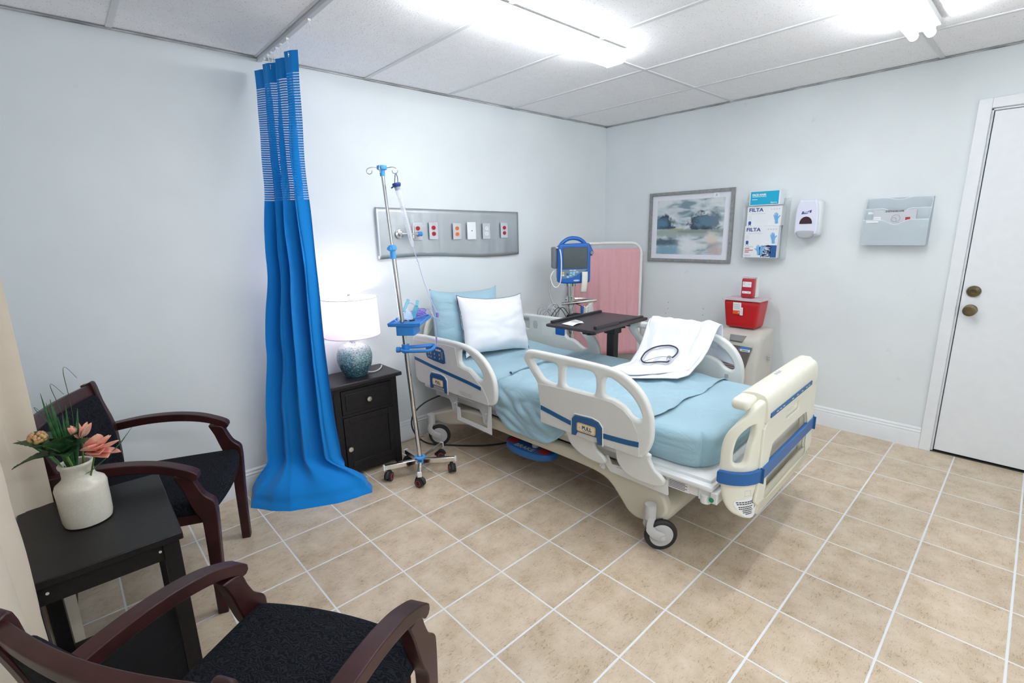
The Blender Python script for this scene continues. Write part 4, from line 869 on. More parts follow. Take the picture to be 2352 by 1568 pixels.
# base: long covered beam with flared ends over the casters
def base_side(sgn):
    A = [(1.055,.200),(1.065,.165),(1.03,.138),(.98,.163),(.90,.170),(.80,.190),(.68,.225),(.45,.270),(.20,.272),(-.06,.272),(-.266,.268),(-.385,.258),(-.455,.228),(-.515,.165),(-.56,.118),(-.61,.102),(-.67,.112),(-.72,.140),(-.755,.18),(-.752,.235),(-.70,.30),(-.55,.335),(-.266,.338),(.1,.340),(.55,.340),(.70,.325),(.80,.302),(.93,.255),(1.01,.222)]
    return [tuple(p)[:2] for p in cr([(a, b_, 0) for a, b_ in A], 3, True)]
m = MB()
for s in (-1, 1):
    pm = plate([base_side(s)], .05, .014, 3, Matrix(((0, 0, s, s*.425), (1, 0, 0, 0), (0, 1, 0, 0), (0, 0, 0, 1)))); m.add(pm.v, pm.f)
bs = m.build('base_side_cover', 'base_beige', bed, smooth=50)
def cover_top(y):   # height of the transverse shells
    return 0
for (ys_, zs_) in ((( -.44, -.55, -.66, -.735, -.757, -.745), (.325, .300, .262, .225, .185, .140)), ((.60, .80, .93, 1.01, 1.055, 1.045), (.335, .302, .258, .222, .19, .155))):
    pts = cr([(y, z, 0) for y, z in zip(ys_, zs_)], 5)
    m = MB(); n = len(pts)-1
    def shell(u, v):
        p = pts[round(v*n)]; x = (-.44+.88*u); k = max(0, (abs(x)-.36)/.08); return (x, p.x+(.02*k*k if ys_[0] < 0 else -.02*k*k), p.y-.018*k*k)
    m.grid(shell, 24, n); m.build('base_end_cover', 'base_beige', bed, solid=.012, smooth=60)
m = MB(); m.bx(-.40, .40, -.42, .62, .285, .325); m.bx(-.12, .12, -.35, .55, .20, .29); m.build('base_frame', 'mid_grey', bed, bevel=.004)
MB().bx(-.13, .13, -.30, .40, .325, .354).build('lift_column', 'mid_grey', bed)
# brake pedal, blue with red patches
def ped(u, v):
    a = PI*(.0+1.0*u); return (-.405-(.155*math.sin(a))**1*(.35+.65*v)*.6, .16-.23*math.cos(a)*(.55+.45*v), .145+.035*v*math.sin(a)*0+.012*math.sin(v*PI))
m = MB(); m.prism([tuple(p)[:2] for p in cr([(-.31,.33,0),(-.37,.32,0),(-.42,.27,0),(-.442,.19,0),(-.442,.09,0),(-.42,.0,0),(-.37,-.04,0),(-.31,-.05,0)], 4)], .165, .205)
m.v = [(a, b_+.04, c_) for a, b_, c_ in m.v]
pd = m.build('brake_pedal', 'blue_bumper', bed, bevel=.008, seg=3)
for y in (.055, .305): MB().bx(-.40, -.335, y-.035, y+.035, .2052, .2068).build('red_patch', 'ink_red', pd, bevel=.0005)
text('BRAKE', .050, FR((-.405, .18, .2072), (0, -1, 0), (1, 0, 0)), bold=.001).build('lettering', 'ink_grey', pd)
MB().cyl((-.35, .14, .20), (-.35, .14, .29), .02).build('pedal_arm', 'grey_metal', pd)
# casters
def caster(x, y, steer):
    d = Vector((math.cos(steer), math.sin(steer), 0)); a_ = Vector((-d.y, d.x, 0)); c0 = Vector((x, y, .077))
    m = MB(); m.tube([c0+a_*.0+(d*math.cos(2*PI*k/36)+Vector((0, 0, math.sin(2*PI*k/36))))*.0625 for k in range(36)], .0145, 12, closed=True)
    wh = m.build('caster', 'rubber', bed, smooth=60)
    m = MB()
    for s in (-1, 1): m.cyl(c0+a_*s*.0105, c0+a_*s*.0135, .058, .052, 32); m.cyl(c0+a_*s*.013, c0+a_*s*.024, .018, .016, 16)
    m.cyl(c0-a_*.0105, c0+a_*.0105, .057, n=32); m.build('wheel_disc', 'wheel_grey', wh)
    m = MB()
    for s in (-1, 1):
        cc = c0+a_*s*.028; m.tube(cr([cc, cc+d*.040+Vector((0, 0, .022)), cc+d*.060+Vector((0, 0, .055)), cc+d*.052-a_*s*.012+Vector((0, 0, .095))], 5), [.022]*5+[.02]*5+[.016]*6, 10, flat=1); m.v[-16*10:] = [tuple(cc+(Vector(v)-cc)-a_*s*((Vector(v)-cc).dot(a_*s))*.75) for v in m.v[-16*10:]]
        m.cyl(c0+a_*s*.0225, c0+a_*s*.036, .012, n=14)
    m.cyl(c0+d*.052+Vector((0, 0, .085)), c0+d*.052+Vector((0, 0, .155)), .026, n=18)
    m.build('fork', 'wheel_grey', wh)
for x, y, st in ((-.452, -.735, 2.35), (.44, -.73, .9), (-.455, .955, 2.35), (.44, .93, 1.9)): caster(x, y, st)

# ------------------------------------------------------------------ mattress, sheet, pillows
def mfn(p):
    y = p.y; x = p.x
    z = p.z
    if y > .55: z += .03*min(1, (y-.55)/.4)
    if y < -.86 and abs(x) > .30:
        dx_c, dy_c = abs(x)-.30, -.86-y; sc_c = max(dx_c/.1375, dy_c/.165); ln_c = math.hypot(dx_c/.1375, dy_c/.165)
        if ln_c > 1e-6: x = math.copysign(.30+dx_c*sc_c/ln_c, x); y = -.86-dy_c*sc_c/ln_c
    near = max(0, min(1, (abs(x)-.38)/.06)); low = max(0, min(1, (.07-p.z)/.1))
    wv = nz((y*7+p.z*9, p.z*22+y*3, 0), 1, 3)*.016+nz((y*16, p.z*34, 2), 1, 5)*.007
    if near > 0: x += math.copysign(wv*near*low*1.3, x)-math.copysign(.012*max(0, -p.z/.09)*near, x)
    fe = max(0, min(1, (-y-.98)/.05)); y += wv*fe*low
    z += nz((x*3, y*3, 0), 1, 8)*.004
    return Vector((x, y, z))
mt = MB().rbox((0, .09, .5145), (.875, 2.03, .175), .045, 44, fn=mfn).build('mattress', 'sheet', smooth=80); place_on_bed(mt)
tag(mt, 'mattress in a fitted light blue sheet on the hospital bed', 'mattress')
def sheet_pt(u, v):
    y = -.648+(.34+.648)*v+.008*math.sin(u*17); W_ = .445
    hang_n = .235*math.exp(-((y-.10)/.30)**4)+.10*math.exp(-((y+.45)/.25)**2)+.02; hang_f = .03
    tot = hang_n+2*W_+hang_f; d = u*tot
    wr = nz((d*6, y*6, 0), 1, 1)*.006+(.012-abs(nz((d*4.5+y*3.5, y*7, 4), 1, 2))*.045)*.6+nz((d*16, y*14, 3), 1, 6)*.004
    if d < hang_n:
        t = (hang_n-d); x = -W_-.010-.035*math.sin(min(1, t/.12)*PI/2)*.5-abs(nz((y*9+t*8, t*14, 1), 1, 4))*.030*min(1, t/.06); z = .604-.025-t+.01*nz((y*8, 0, 0), 1, 5); return (x, y, z)
    d -= hang_n; x = -W_-.004+d
    e = max(0, 1-min(d, 2*W_-d)/.05) if d < 2*W_ else 1
    z = .6085+wr*(1-e)-.022*e*e
    z += .003*math.exp(-((y+.648)/.012)**2)
    if y > .30: z += .004
    if d > 2*W_: x = W_+.002; z = .585-(d-2*W_)
    return (x, y, z)
st_ = MB().grid(sheet_pt, 150, 120).build('flat_sheet', 'sheet', smooth=80, solid=.003); place_on_bed(st_)
tag(st_, 'rumpled blue flat sheet across the mattress middle, hanging over the near side', 'bed sheet')
m = MB(); m.grid(lambda u, v: (-.34+.50*u, .345+.03*math.sin(u*3)+.012*math.cos(v*2*PI), .622+.010*math.sin(v*2*PI)+.003*nz((u*8, v*3, 0))), 40, 10)
fo = m.build('folded_edge', 'sheet', smooth=80); fo.parent = st_
def pillow(name, w_, h_, t_, m, label, bottom, lean, yaw, roll=0, group=None, seed=0, pipe=None):
    root_M = BM @ Matrix.Translation(bottom) @ Matrix.Rotation(yaw, 4, 'Z') @ Matrix.Rotation(lean, 4, 'X') @ Matrix.Rotation(roll, 4, 'Y')
    mb = MB(); n = 44
    def sh(u, v, s):
        a, c = 2*u-1, 2*v-1
        x = w_/2*a*(1-.055*(1-c*c)); z = h_/2+h_/2*c*(1-.075*(1-a*a))
        th = t_/2*((1-abs(a)**3.2)**.62)*((1-abs(c)**3.2)**.62)
        w2 = nz((x*8, z*8, s), 1, seed)*.014+abs(nz((x*5, z*14, s), 1, seed+1))*.014
        edge = min(1, th/(t_*.2)); 
        return (x+nz((z*12, s, 0), 1, seed)*.004, s*(th+w2*edge), z+.018*abs(a)**6*(1 if c > 0 else -1)*abs(c)**6+nz((x*9, 1, 2), 1, seed)*.006)
    mb.grid(lambda u, v: sh(u, v, -1), n, n); mb.grid(lambda u, v: sh(u, v, 1), n, n)
    bm = bmesh.new(); vs = [bm.verts.new(v) for v in mb.v]; [bm.faces.new([vs[i] for i in f]) for f in mb.f]
    bmesh.ops.remove_doubles(bm, verts=bm.verts[:], dist=.004); bm.verts.index_update(); m2 = MB(); m2.add([v.co for v in bm.verts], [tuple(v.index for v in f.verts) for f in bm.faces]); bm.free()
    o = m2.build(name, m, smooth=80); o.matrix_world = root_M; tag(o, label, 'pillow', group)
    if pipe:
        k = [sh(i/24, 0, 1) for i in range(25)]+[sh(1, i/24, 1) for i in range(1, 25)]+[sh(1-i/24, 1, 1) for i in range(1, 25)]+[sh(0, 1-i/24, 1) for i in range(1, 24)]
        p_ = MB().tube(k, .0022, 6, closed=True).build('piping', pipe, smooth=60); p_.parent = o
    return o
pillow('bed_pillow', .60, .46, .15, 'sheet', 'light blue pillow propped against the headboard behind the white pillow', (-.155, .945, .610), -.13, -.02, .05, seed=3)
pillow('bed_pillow', .56, .40, .20, 'cotton_white', 'white pillow with dark piping leaning on the blue pillow', (-.045, .76, .628), -.30, -.10, .07, seed=11, pipe='ink')

# ------------------------------------------------------------------ coat and stethoscope
prof_c = [(-.05, .6335), (.25, .640), (.36, .70), (.44, .79), (.49, .872), (.52, .892), (.552, .874), (.562, .80), (.568, .70)]
plen = [0]
for a, b_ in zip(prof_c, prof_c[1:]): plen.append(plen[-1]+math.dist(a, b_))
def pc(L):
    for i in range(len(plen)-1):
        if L <= plen[i+1] or i == len(plen)-2:
            f = (L-plen[i])/(plen[i+1]-plen[i]); a, b_ = prof_c[i], prof_c[i+1]; return a[0]+(b_[0]-a[0])*f, a[1]+(b_[1]-a[1])*f
sm = [pc(plen[-1]*k/60) for k in range(61)]
for _ in range(2): sm = [sm[0]]+[((sm[i-1][0]+sm[i][0]*2+sm[i+1][0])/4, (sm[i-1][1]+sm[i][1]*2+sm[i+1][1])/4) for i in range(1, 60)]+[sm[-1]]
def coat_pt(u, v, off=0, y0t=-.115, y1t=-.545, grow=1.0, sd_=0):
    # u across (y), v from the lowest edge on the mattress up and over the rail
    start = (.05+.55*max(0, u-.45)**1.25+.16*max(0, .15-u)+.02*math.sin(u*9))*grow; L = start*.9+.03+(plen[-1]*(.93 if u < .85 else .98)-start*.9-.03)*v
    k = max(0, min(59.999, L/plen[-1]*60)); i = int(k); f = k-i; x = sm[i][0]*(1-f)+sm[i+1][0]*f; z = sm[i][1]*(1-f)+sm[i+1][1]*f
    t = max(0, min(1, (x+.05)/.57)); yl = -.085+(y0t+.085)*t-.03*math.sin(t*PI); yr = -.43+(y1t+.43)*t
    y = yl+(yr-yl)*u
    fade = min(1, v*6, (1-v)*5+.3)
    wr = abs(nz((y*14, L*3, sd_), 1, 1))*.020+nz((y*20, L*9, sd_), 1, 2)*.006+.010*math.exp(-((u-.86)/.05)**2)
    edge = .012*math.exp(-(v/.06)**2)
    return (x-.25*(wr)*(1 if x > .26 else 0), y, z+off+wr*fade*.9+edge*.3+.003)
ct = MB().grid(lambda u, v: coat_pt(u, v, .008), 70, 110).build('white_coat', 'coat_white', smooth=80, solid=.006); place_on_bed(ct)
tag(ct, 'white lab coat draped over the far bed rail onto the mattress', 'coat')
m = MB().grid(lambda u, v: (lambda p: (p[0]-.012, p[1]+(-.018*u+.012*(1-u)), p[2]-.004))(coat_pt(u, v*.97, -.0, grow=.62, sd_=5)), 50, 60); o = m.build('lower_layer', 'coat_white', smooth=80, solid=.005); o.parent = ct
m = MB(); m.grid(lambda u, v: (.548+.012*math.sin(u*5), -.40-.22*u-.03*v, .845-.19*v*(1-.35*u)-.06*u*u), 20, 16); o = m.build('hanging_collar', 'coat_white', smooth=80, solid=.008); o.parent = ct
sth = thing('stethoscope', 'black stethoscope lying in a loop on the white coat', 'stethoscope')
sth.matrix_world = BM
ring = [(.264,-.198,.648),(.294,-.19,.664),(.326,-.191,.681),(.361,-.211,.701),(.377,-.252,.719),(.384,-.288,.727),(.388,-.32,.731),(.384,-.355,.727),(.375,-.375,.716),(.359,-.379,.699),(.331,-.375,.684),(.309,-.363,.672),(.285,-.362,.659),(.278,-.338,.655),(.271,-.303,.651),(.257,-.272,.644),(.242,-.231,.64)]
Lf = lambda p, k=.030: (p[0]-.014, p[1], p[2]+k)
MB().tube(cr([Lf(p) for p in ring], 4, True), .0045, 8, closed=True).build('tube', mat('steth_tube', (.025, .032, .05), .4), sth)
bi = [(.246,-.224,.64),(.279,-.259,.656),(.307,-.302,.671),(.314,-.337,.675),(.308,-.355,.671),(.288,-.351,.661)]
MB().tube(cr([Lf(p, .033) for p in bi], 4), .0022, 8).build('binaural', 'chrome', sth)
c_ = Vector(Lf((.300, -.362, .668), .036)); MB().cyl(c_, c_+Vector((-.004, -.002, .012)), .017, .013).build('chest_piece', 'chrome', sth)

# ------------------------------------------------------------------ overbed table
ot = thing('overbed_table', 'black overbed table reaching over the far side of the bed', 'overbed table', (-1.10, -.98, 0), math.radians(2))
TZ = .865
m = MB(); m.rbox((-.335, -.04, TZ), (.60, .39, .022), .008, 5); tp = m.build('table_top', 'brown_black', ot)
for q in ((-.60, -.06, .120, .145, .026), (-.60, -.36, -.220, -.195, .03), (-.34, -.06, -.215, -.190, .022)):
    MB().bx(q[0], q[1], q[2], q[3], TZ+.008, TZ+q[4]).build('raised_edge', 'black_plastic', tp, bevel=.003)
m = MB(); m.bx(-.40, .0, -.02, .04, TZ-.045, TZ-.012); m.cyl((-.52, -.08, TZ-.045), (-.52, -.08, TZ-.012), .022); m.cyl((-.50, -.10, TZ-.05), (-.50, -.10, TZ-.04), .03)
for x, y in ((-.50, -.12), (-.20, -.14), (-.12, -.14)): m.cyl((x, y, TZ-.042), (x, y, TZ-.012), .008); m.cyl((x, y, TZ-.048), (x, y, TZ-.040), .022, n=14)
m.build('tilt_bracket', 'black_plastic', ot, bevel=.002)
m = MB(); m.bx(-.085, -.025, .0, .06, .08, TZ-.10); m.bx(-.10, -.01, -.015, .075, TZ-.13, TZ-.012); m.build('column', 'black_plastic', ot, bevel=.004)
m = MB()
m.bx(-.03, .03, -.19, .19, .055, .085)
for s in (-1, 1): m.bx(-.62, .05, s*.19-.02, s*.19+.02, .05, .078)
m.build('base', 'black_plastic', ot, bevel=.004)
for x in (-.60, .03):
    for s in (-1, 1):
        m = MB()
        for q in (-1, 1): m.cyl((x, s*.19+q*.004, .024), (x, s*.19+q*.018, .024), .024)
        m.cyl((x, s*.19, .02), (x, s*.19, .055), .008); m.build('caster', 'rubber', ot)
pp = MB().grid(lambda u, v: (-.16+.17*u+.02*v, -.045+.10*v+.01*u, .002+.006*math.sin(u*PI*1.5)*(1-v)), 12, 8).build('leaflet', 'paper', solid=.0012)
pp.matrix_world = Matrix.Translation((-1.55, -.985, TZ+.0125)) @ Matrix.Rotation(.1, 4, 'Z'); tag(pp, 'white printed leaflet lying on the black overbed table', 'paper')
m = MB()
for k in range(7): m.box((-.08+.012*k, .0+.004*k, .0085-.0006*k), (.004, .06, .0004))
o = m.build('print_lines', 'ink_grey'); o.parent = pp

# ------------------------------------------------------------------ patient monitor on its stand
MX, MY = -.975, -.405
pm_ = thing('patient_monitor', 'blue patient monitor on chrome rolling stand in the room corner', 'patient monitor', (MX, MY, 0))
MB().cyl((0, 0, .10), (0, 0, 1.04), .018).cyl((0, 0, .62), (0, 0, .85), .026).build('pole', 'chrome', pm_)
m = MB()
for k in range(5):
    a = 2*PI*k/5+.3; d = Vector((math.cos(a), math.sin(a), 0)); m.tube([(0, 0, .11), tuple(d*.12+Vector((0, 0, .10))), tuple(d*.25+Vector((0, 0, .075)))], [.03, .022, .016], 10)
m.build('base', 'grey_metal', pm_)
for k in range(5):
    a = 2*PI*k/5+.3; d = Vector((math.cos(a), math.sin(a), 0)); q = MB()
    for s in (-1, 1): q.cyl(tuple(d*.25+Vector((-d.y*s*.004, d.x*s*.004, .03))), tuple(d*.25+Vector((-d.y*s*.02, d.x*s*.02, .03))), .03)
    q.cyl(tuple(d*.25+Vector((0, 0, .03))), tuple(d*.25+Vector((0, 0, .08))), .008); q.build('caster', 'rubber', pm_)
fdir = Vector((-.60, -.80, 0)); xd = Vector((.80, -.60, 0))
MF = FR((.012, -.0, 1.205), xd, (0, 0, 1))      # local: X right, Y up, Z towards the viewer
fo_ = [(-.127,.08),(-.125,.122),(-.116,.140),(-.098,.147),(0,.149),(.10,.150),(.125,.146),(.135,.130),(.150,.098),(.158,.085),(.157,.066),(.145,.052),(.134,.045),(.132,-.10),(.128,-.150),(.10,-.158),(.02,-.163),(-.08,-.160),(-.122,-.150),(-.130,-.12),(-.127,.0)]
fo_ = [tuple(p)[:2] for p in cr([(a, b_, 0) for a, b_ in fo_], 3, True)]
bd = plate([fo_], .06, .012, 3, MF @ Matrix.Translation((0, 0, .045))).build('housing', 'monitor_blue', pm_, smooth=50)
MB().rbox((0, 0, 0), (.24, .27, .09), .02, 6, fn=lambda p: MF @ Vector((p.x, p.y, p.z-.02))).build('rear_housing', 'grey_plastic', pm_, smooth=50)
hnd = cr([(-.100,.135,0),(-.085,.155,0),(-.05,.180,0),(-.01,.190,0),(.04,.184,0),(.075,.165,0),(.10,.138,0)], 5)
m = MB(); m.tube([MF @ Vector((p.x, p.y, .035)) for p in hnd], .013, 10, flat=1.2); m.build('carry_handle', 'monitor_blue', pm_)
sc_ = plate([rr(-.086, .106, -.042, .118, .004)], .004, .001, 1, MF @ Matrix.Translation((0, 0, .0755))).build('screen', 'screen_dark', pm_)
plate([rr(-.090, .110, -.046, .122, .005), rr(-.0862, .1062, -.0422, .1182, .004)], .006, .001, 1, MF @ Matrix.Translation((0, 0, .0755))).build('screen_bezel', 'blue_panel', pm_)
kp = [(-.104,-.052),(.105,-.050),(.09,-.066),(.05,-.080),(.02,-.098),(-.02,-.115),(-.104,-.125)]
kb = plate([kp], .003, .001, 1, MF @ Matrix.Translation((0, 0, .0755))).build('keypad', 'slate', pm_)
for x, y, c in ((-.052,-.087,'monitor_blue'),(-.024,-.078,'key_cyan'),(.0,-.075,'key_cyan'),(.024,-.072,'key_cyan'),(-.028,-.098,'key_cyan'),(-.004,-.090,'key_cyan'),(-.05,-.108,'key_cyan')):
    plate([rr(-.0095, .0095, -.007, .007, .004)], .004, .001, 1, MF @ Matrix.Translation((x, y, .078))).build('button', c, kb)
for y, c in ((-.075, 'label_orange'), (-.094, 'label_cream'), (-.112, 'blue_plastic')): plate([rr(-.009, .009, -.007, .007, .002)], .004, .001, 1, MF @ Matrix.Translation((-.088, y, .078))).build('button', c, kb)
text('PRO 1000', .012, MF @ Matrix.Translation((-.01, -.0585, .0775)), bold=.0003).build('lettering', 'ink_white', kb)
plate([[(.026*math.cos(k*PI/10), .007*math.sin(k*PI/10)) for k in range(20)]], .003, .001, 1, MF @ Matrix.Translation((.02, -.138, .0765))).build('badge', 'pale_grey', pm_)
MB().cyl(MF @ Vector((.140, .075, .07)), MF @ Vector((.140, .075, .092)), .015, .013).build('dial', 'mid_grey', pm_)
MB().cyl(MF @ Vector((.112, .137, .074)), MF @ Vector((.112, .137, .078)), .004).build('indicator', 'ink_red', pm_)
m = MB(); m.grid(lambda u, v: MF @ Vector((.062+.046*u-.012*v, -.070-.165*v, .082+.02*math.sin(v*3)+.004*math.sin(u*3))), 4, 12); m.build('paper_strip', 'paper_cream', pm_, solid=.0006)
# probe holder with coiled white cord on the left
m = MB(); m.rbox((0, 0, 0), (.04, .17, .09), .012, 5, fn=lambda p: MF @ Vector((p.x-.143, p.y+.04, p.z-.005))); m.build('probe_holder', mat('probe_grey', (.17, .18, .20), .45), pm_)
cd = [(-.14,.12,.05),(-.115,.11,.07),(-.105,.05,.085),(-.105,-.05,.09),(-.11,-.14,.085),(-.13,-.185,.07),(-.16,-.18,.06),(-.18,-.13,.05),(-.175,-.09,.04),(-.15,-.06,.03)]
MB().tube([MF @ p for p in cr(cd, 6)], .0045, 8).build('probe_cord', 'white_plastic', pm_)
m = MB(); m.tube([MF @ p for p in cr([(-.17,-.10,.0),(-.185,-.20,.0),(-.165,-.30,.0),(-.13,-.36,.0)], 6)], .008, 8); m.build('air_hose', 'grey_plastic', pm_)
# chrome basket rail
m = MB(); z0 = .885
m.tube([tuple(xd*-.09+Vector((0, -.02, z0-.01))), tuple(xd*.02+Vector((-.02, -.03, z0))), tuple(xd*.20+Vector((-.01, -.02, z0+.012)))], .013, 10); m.tube([tuple(xd*.0+Vector((0, .06, z0+.02))), tuple(xd*.14+Vector((0, .05, z0+.02))), tuple(xd*.20+Vector((-.01, -.02, z0+.012)))], .009, 8); m.cyl((0, 0, z0-.03), (0, 0, z0+.05), .034)
m.cyl((0, 0, 1.02), (0, 0, 1.05), .055, .06); m.build('basket_rail', 'chrome', pm_)
m = MB(); 
for k in range(5):
    c1 = xd*(-.15-.012*k)+Vector((.0, -.02+.012*k, .80-.01*k)); ra = .055+.012*math.sin(k*2)
    m.tube([c1+xd*ra*.8*math.cos(a)+Vector((.02*math.sin(a+k), .02*math.cos(a*1+k), ra*1.35*math.sin(a))) for a in [2*PI*j/26 for j in range(26)]], .0048, 6, closed=True)
m.build('cable_bundle', 'grey_plastic', pm_)
m = MB()
for k in range(2):
    c1 = xd*(-.12+.03*k)+Vector((-.02, -.04, .78)); ra = .06
    m.tube([c1+xd*ra*math.cos(a)+Vector((0, .02*math.sin(a*2), ra*1.2*math.sin(a))) for a in [2*PI*j/26 for j in range(26)]], .003, 6, closed=True)
m.tube(cr([tuple(xd*.0+Vector((0, -.04, .88))), tuple(xd*.07+Vector((0, -.05, .84))), tuple(xd*.11+Vector((0, -.05, .76))), tuple(xd*.12+Vector((0, -.05, .70)))], 5), .003, 6)
m.build('dark_cable', 'cord_black', pm_)
m = MB(); m.grid(lambda u, v: tuple(xd*(.08+.075*u+.02*v*(1-u))+Vector((-.03+.02*math.sin(u*7+v*3), -.055+.015*math.sin(u*9), .865-.17*v-.02*math.sin(u*5)))), 14, 12); m.build('plastic_bag', 'mask_clear', pm_, solid=.001, smooth=70)
m = MB(); m.grid(lambda u, v: tuple(xd*(.09+.05*u)+Vector((-.03+.02*math.sin(u*9), -.05, .86-.14*v-.02*math.sin(u*5)))), 14, 10); m.build('folded_cloth', 'paper_cream', pm_, solid=.004, smooth=70)
MB().box(tuple(xd*.065+Vector((-.03, -.06, .83))), (.018, .018, .06)).build('clip', 'monitor_blue', pm_, bevel=.004)
MB().rbox((.02, -.03, .73), (.13, .10, .12), .02, 5).build('cuff_pouch', 'cloth_dark', pm_)

# ------------------------------------------------------------------ pink folding screen
A_ = Vector((-.085, -.475, 0)); B_ = Vector((-.58, -.085, 0)); L_ = (B_-A_).length; dx_ = (B_-A_).normalized(); nx_ = Vector((dx_.y, -dx_.x, 0))
ps = thing('privacy_screen', 'pink fabric privacy screen in a rounded white tube frame in the corner', 'privacy screen', tuple(A_))
fpts = [(0, .045), (0, .4), (0, .8), (0, 1.24)]+[(.09-.09*math.cos(a), 1.24+.09*math.sin(a)) for a in (PI/8, PI/4, 3*PI/8)]+[(.09, 1.33), (L_/2, 1.335), (L_-.09, 1.33)]+[(L_-.09+.09*math.sin(a), 1.24+.09*math.cos(a)) for a in (PI/8, PI/4, 3*PI/8)]+[(L_, 1.24), (L_, .8), (L_, .4), (L_, .045)]
MB().tube([tuple(dx_*a+Vector((0, 0, z))) for a, z in fpts], .0125, 12).build('frame', 'white_plastic', ps, smooth=70)
MB().grid(lambda u, v: tuple(dx_*(.012+(L_-.024)*u)+nx_*(.006*math.sin(u*30+.6*math.sin(v*4))+.004*math.sin(u*71))*(.4+.6*math.sin(v*PI))+Vector((0, 0, .30+.985*v))), 120, 24).build('fabric', 'pink_fabric', ps, smooth=80, solid=.001)
MB().grid(lambda u, v: tuple(dx_*(.012+(L_-.024)*u)+nx_*(.006*math.sin(u*30)*.4+.003)+Vector((0, 0, 1.250+.004*v))), 60, 1).build('seam', mat('pink_seam', (.58, .26, .30), .8), ps)
m = MB()
for a in (0, L_):
    m.tube([tuple(dx_*a-nx_*.05+Vector((0, 0, .03))), tuple(dx_*a+Vector((0, 0, .05))), tuple(dx_*a+nx_*.16+Vector((0, 0, .03)))], .011, 8)
m.build('foot', 'white_plastic', ps)

# ------------------------------------------------------------------ oxygen concentrator
oc = thing('oxygen_concentrator', 'beige oxygen concentrator standing against the right wall under the red bin', 'oxygen concentrator', (-.235, -1.50, 0))
def ofn(p):
    x, y, z = p
    if z > .0: 
        k = z/.35; x += .035*k*(1 if x < 0 else 0)
    if z > .2: z -= .05*max(0, (-x)/.17)
    return Vector((x, y, z))
MB().rbox((0, 0, .375), (.34, .335, .66), .045, 12, fn=ofn).build('body', 'concentrator', oc, smooth=60)
m = MB()
for a in (-.13, .13):
    for s in (-1, 1): m.cyl((a, s*.13-.012, .024), (a, s*.13+.012, .024), .024); m.cyl((a, s*.13, .02), (a, s*.13, .06), .01)
m.build('caster', 'rubber', oc)
FP = FR((-.165, 0, .50), (0, -1, 0), (.09, 0, 1))
m = plate([[(-.115, .10), (.125, .095), (.090, -.075), (.07, -.13), (-.07, -.14), (-.10, -.10)]], .012, .004, 2, FP); cp = m.build('control_panel', 'conc_panel', oc)
plate([rr(.045, .115, .060, .092, .003)], .002, 0, 0, FP @ Matrix.Translation((0, 0, .0072))).build('brand_label', 'label_white', cp)
plate([rr(.045, .115, .078, .092, .003)], .002, 0, 0, FP @ Matrix.Translation((0, 0, .008))).build('label_stripe', 'blue_plastic', cp)
text('invacare', .014, FP @ Matrix.Translation((.080, .069, .0087)), bold=.0003).build('label_lettering', 'ink', cp)
m = MB()
for k in range(9):
    pm = plate([rr(-.085+.004*(k % 3), .035-.008*(k % 2), .045-.017*k, .049-.017*k, .001)], .001, 0, 0, FP @ Matrix.Translation((0, 0, .0068))); m.add(pm.v, pm.f)
m.build('panel_print', mat('print_rose', (.45, .38, .38), .6), cp)
m = text('XL 5', .024, FP @ Matrix.Translation((.02, .072, .0072))); m.build('model_lettering', 'ink_grey', cp)
m = plate([[(-.055, .02), (.065, .02), (.048, -.035), (-.042, -.035)]], .016, .006, 2, FR((-.127, 0, .650), (0, -1, 0), (.7, 0, .7))); m.build('handle_recess', 'mid_grey', oc)
m = MB(); m.bx(-.02, .02, -.1705, -.168, .14, .30); m.build('side_vent', 'mid_grey', oc)
m = MB(); m.cyl((.03, -.17, .50), (.03, -.19, .50), .006).cyl((.03, -.17, .48), (.03, -.19, .48), .006); m.build('side_port', 'grey_plastic', oc)

# ------------------------------------------------------------------ sharps containers
rc_ = thing('sharps_container', 'large red sharps container with clear lid standing on the concentrator', 'sharps container', (-.205, -1.482, .7065))
def tf(p):
    k = (p.z+.10)/.20; return Vector((p.x*(.84+.16*k), p.y*(.84+.16*k), p.z))
b_ = MB().rbox((0, 0, .105), (.185, .262, .205), .018, 8, fn=tf).build('tub', 'red_plastic', rc_, smooth=50)
MB().rbox((0, 0, .213), (.205, .284, .012), .005, 5).rbox((0, 0, .221), (.15, .22, .008), .003, 4).build('lid', 'lid_clear', rc_)
LB = FR((-.0925, 0, .13), (0, -1, 0), (-.075, 0, 1))
l1 = plate([[(-.055, .065), (.005, .065), (.005, .03), (.018, .03), (.018, -.03), (-.003, -.03), (-.003, .004), (-.055, .004)]], .0008, 0, 0, LB @ Matrix.Translation((.0, 0, .001))).build('label', 'label_white', rc_)
l2_ = plate([rr(-.055, -.003, -.024, .004, .001)], .0008, 0, 0, LB @ Matrix.Translation((0, 0, .0012))).build('biohazard_label', 'orange_label', rc_)
m = MB()
for k in range(6): pm = plate([rr(-.05, -.005+.003*(k % 2), .050-.007*k, .0525-.007*k, .0005)], .0004, 0, 0, LB @ Matrix.Translation((0, 0, .0018))); m.add(pm.v, pm.f)
for k in range(4): pm = plate([rr(.005, .010, -.022+.011*k, -.014+.011*k, .0005)], .0004, 0, 0, LB @ Matrix.Translation((0, 0, .0018))); m.add(pm.v, pm.f)
pm = plate([[(-.012+.006*math.cos(k*PI/3), -.010+.006*math.sin(k*PI/3)) for k in range(6)]], .0004, 0, 0, LB @ Matrix.Translation((0, 0, .002))); m.add(pm.v, pm.f)
m.build('label_print', 'ink_grey', l1)
sc2 = thing('sharps_container', 'small red sharps container with white back on top of the larger one', 'sharps container', (-.195, -1.500, .7065+.2255))
MB().rbox((-.035, 0, .074), (.055, .088, .146), .012, 6).build('red_body', 'red_clear', sc2)
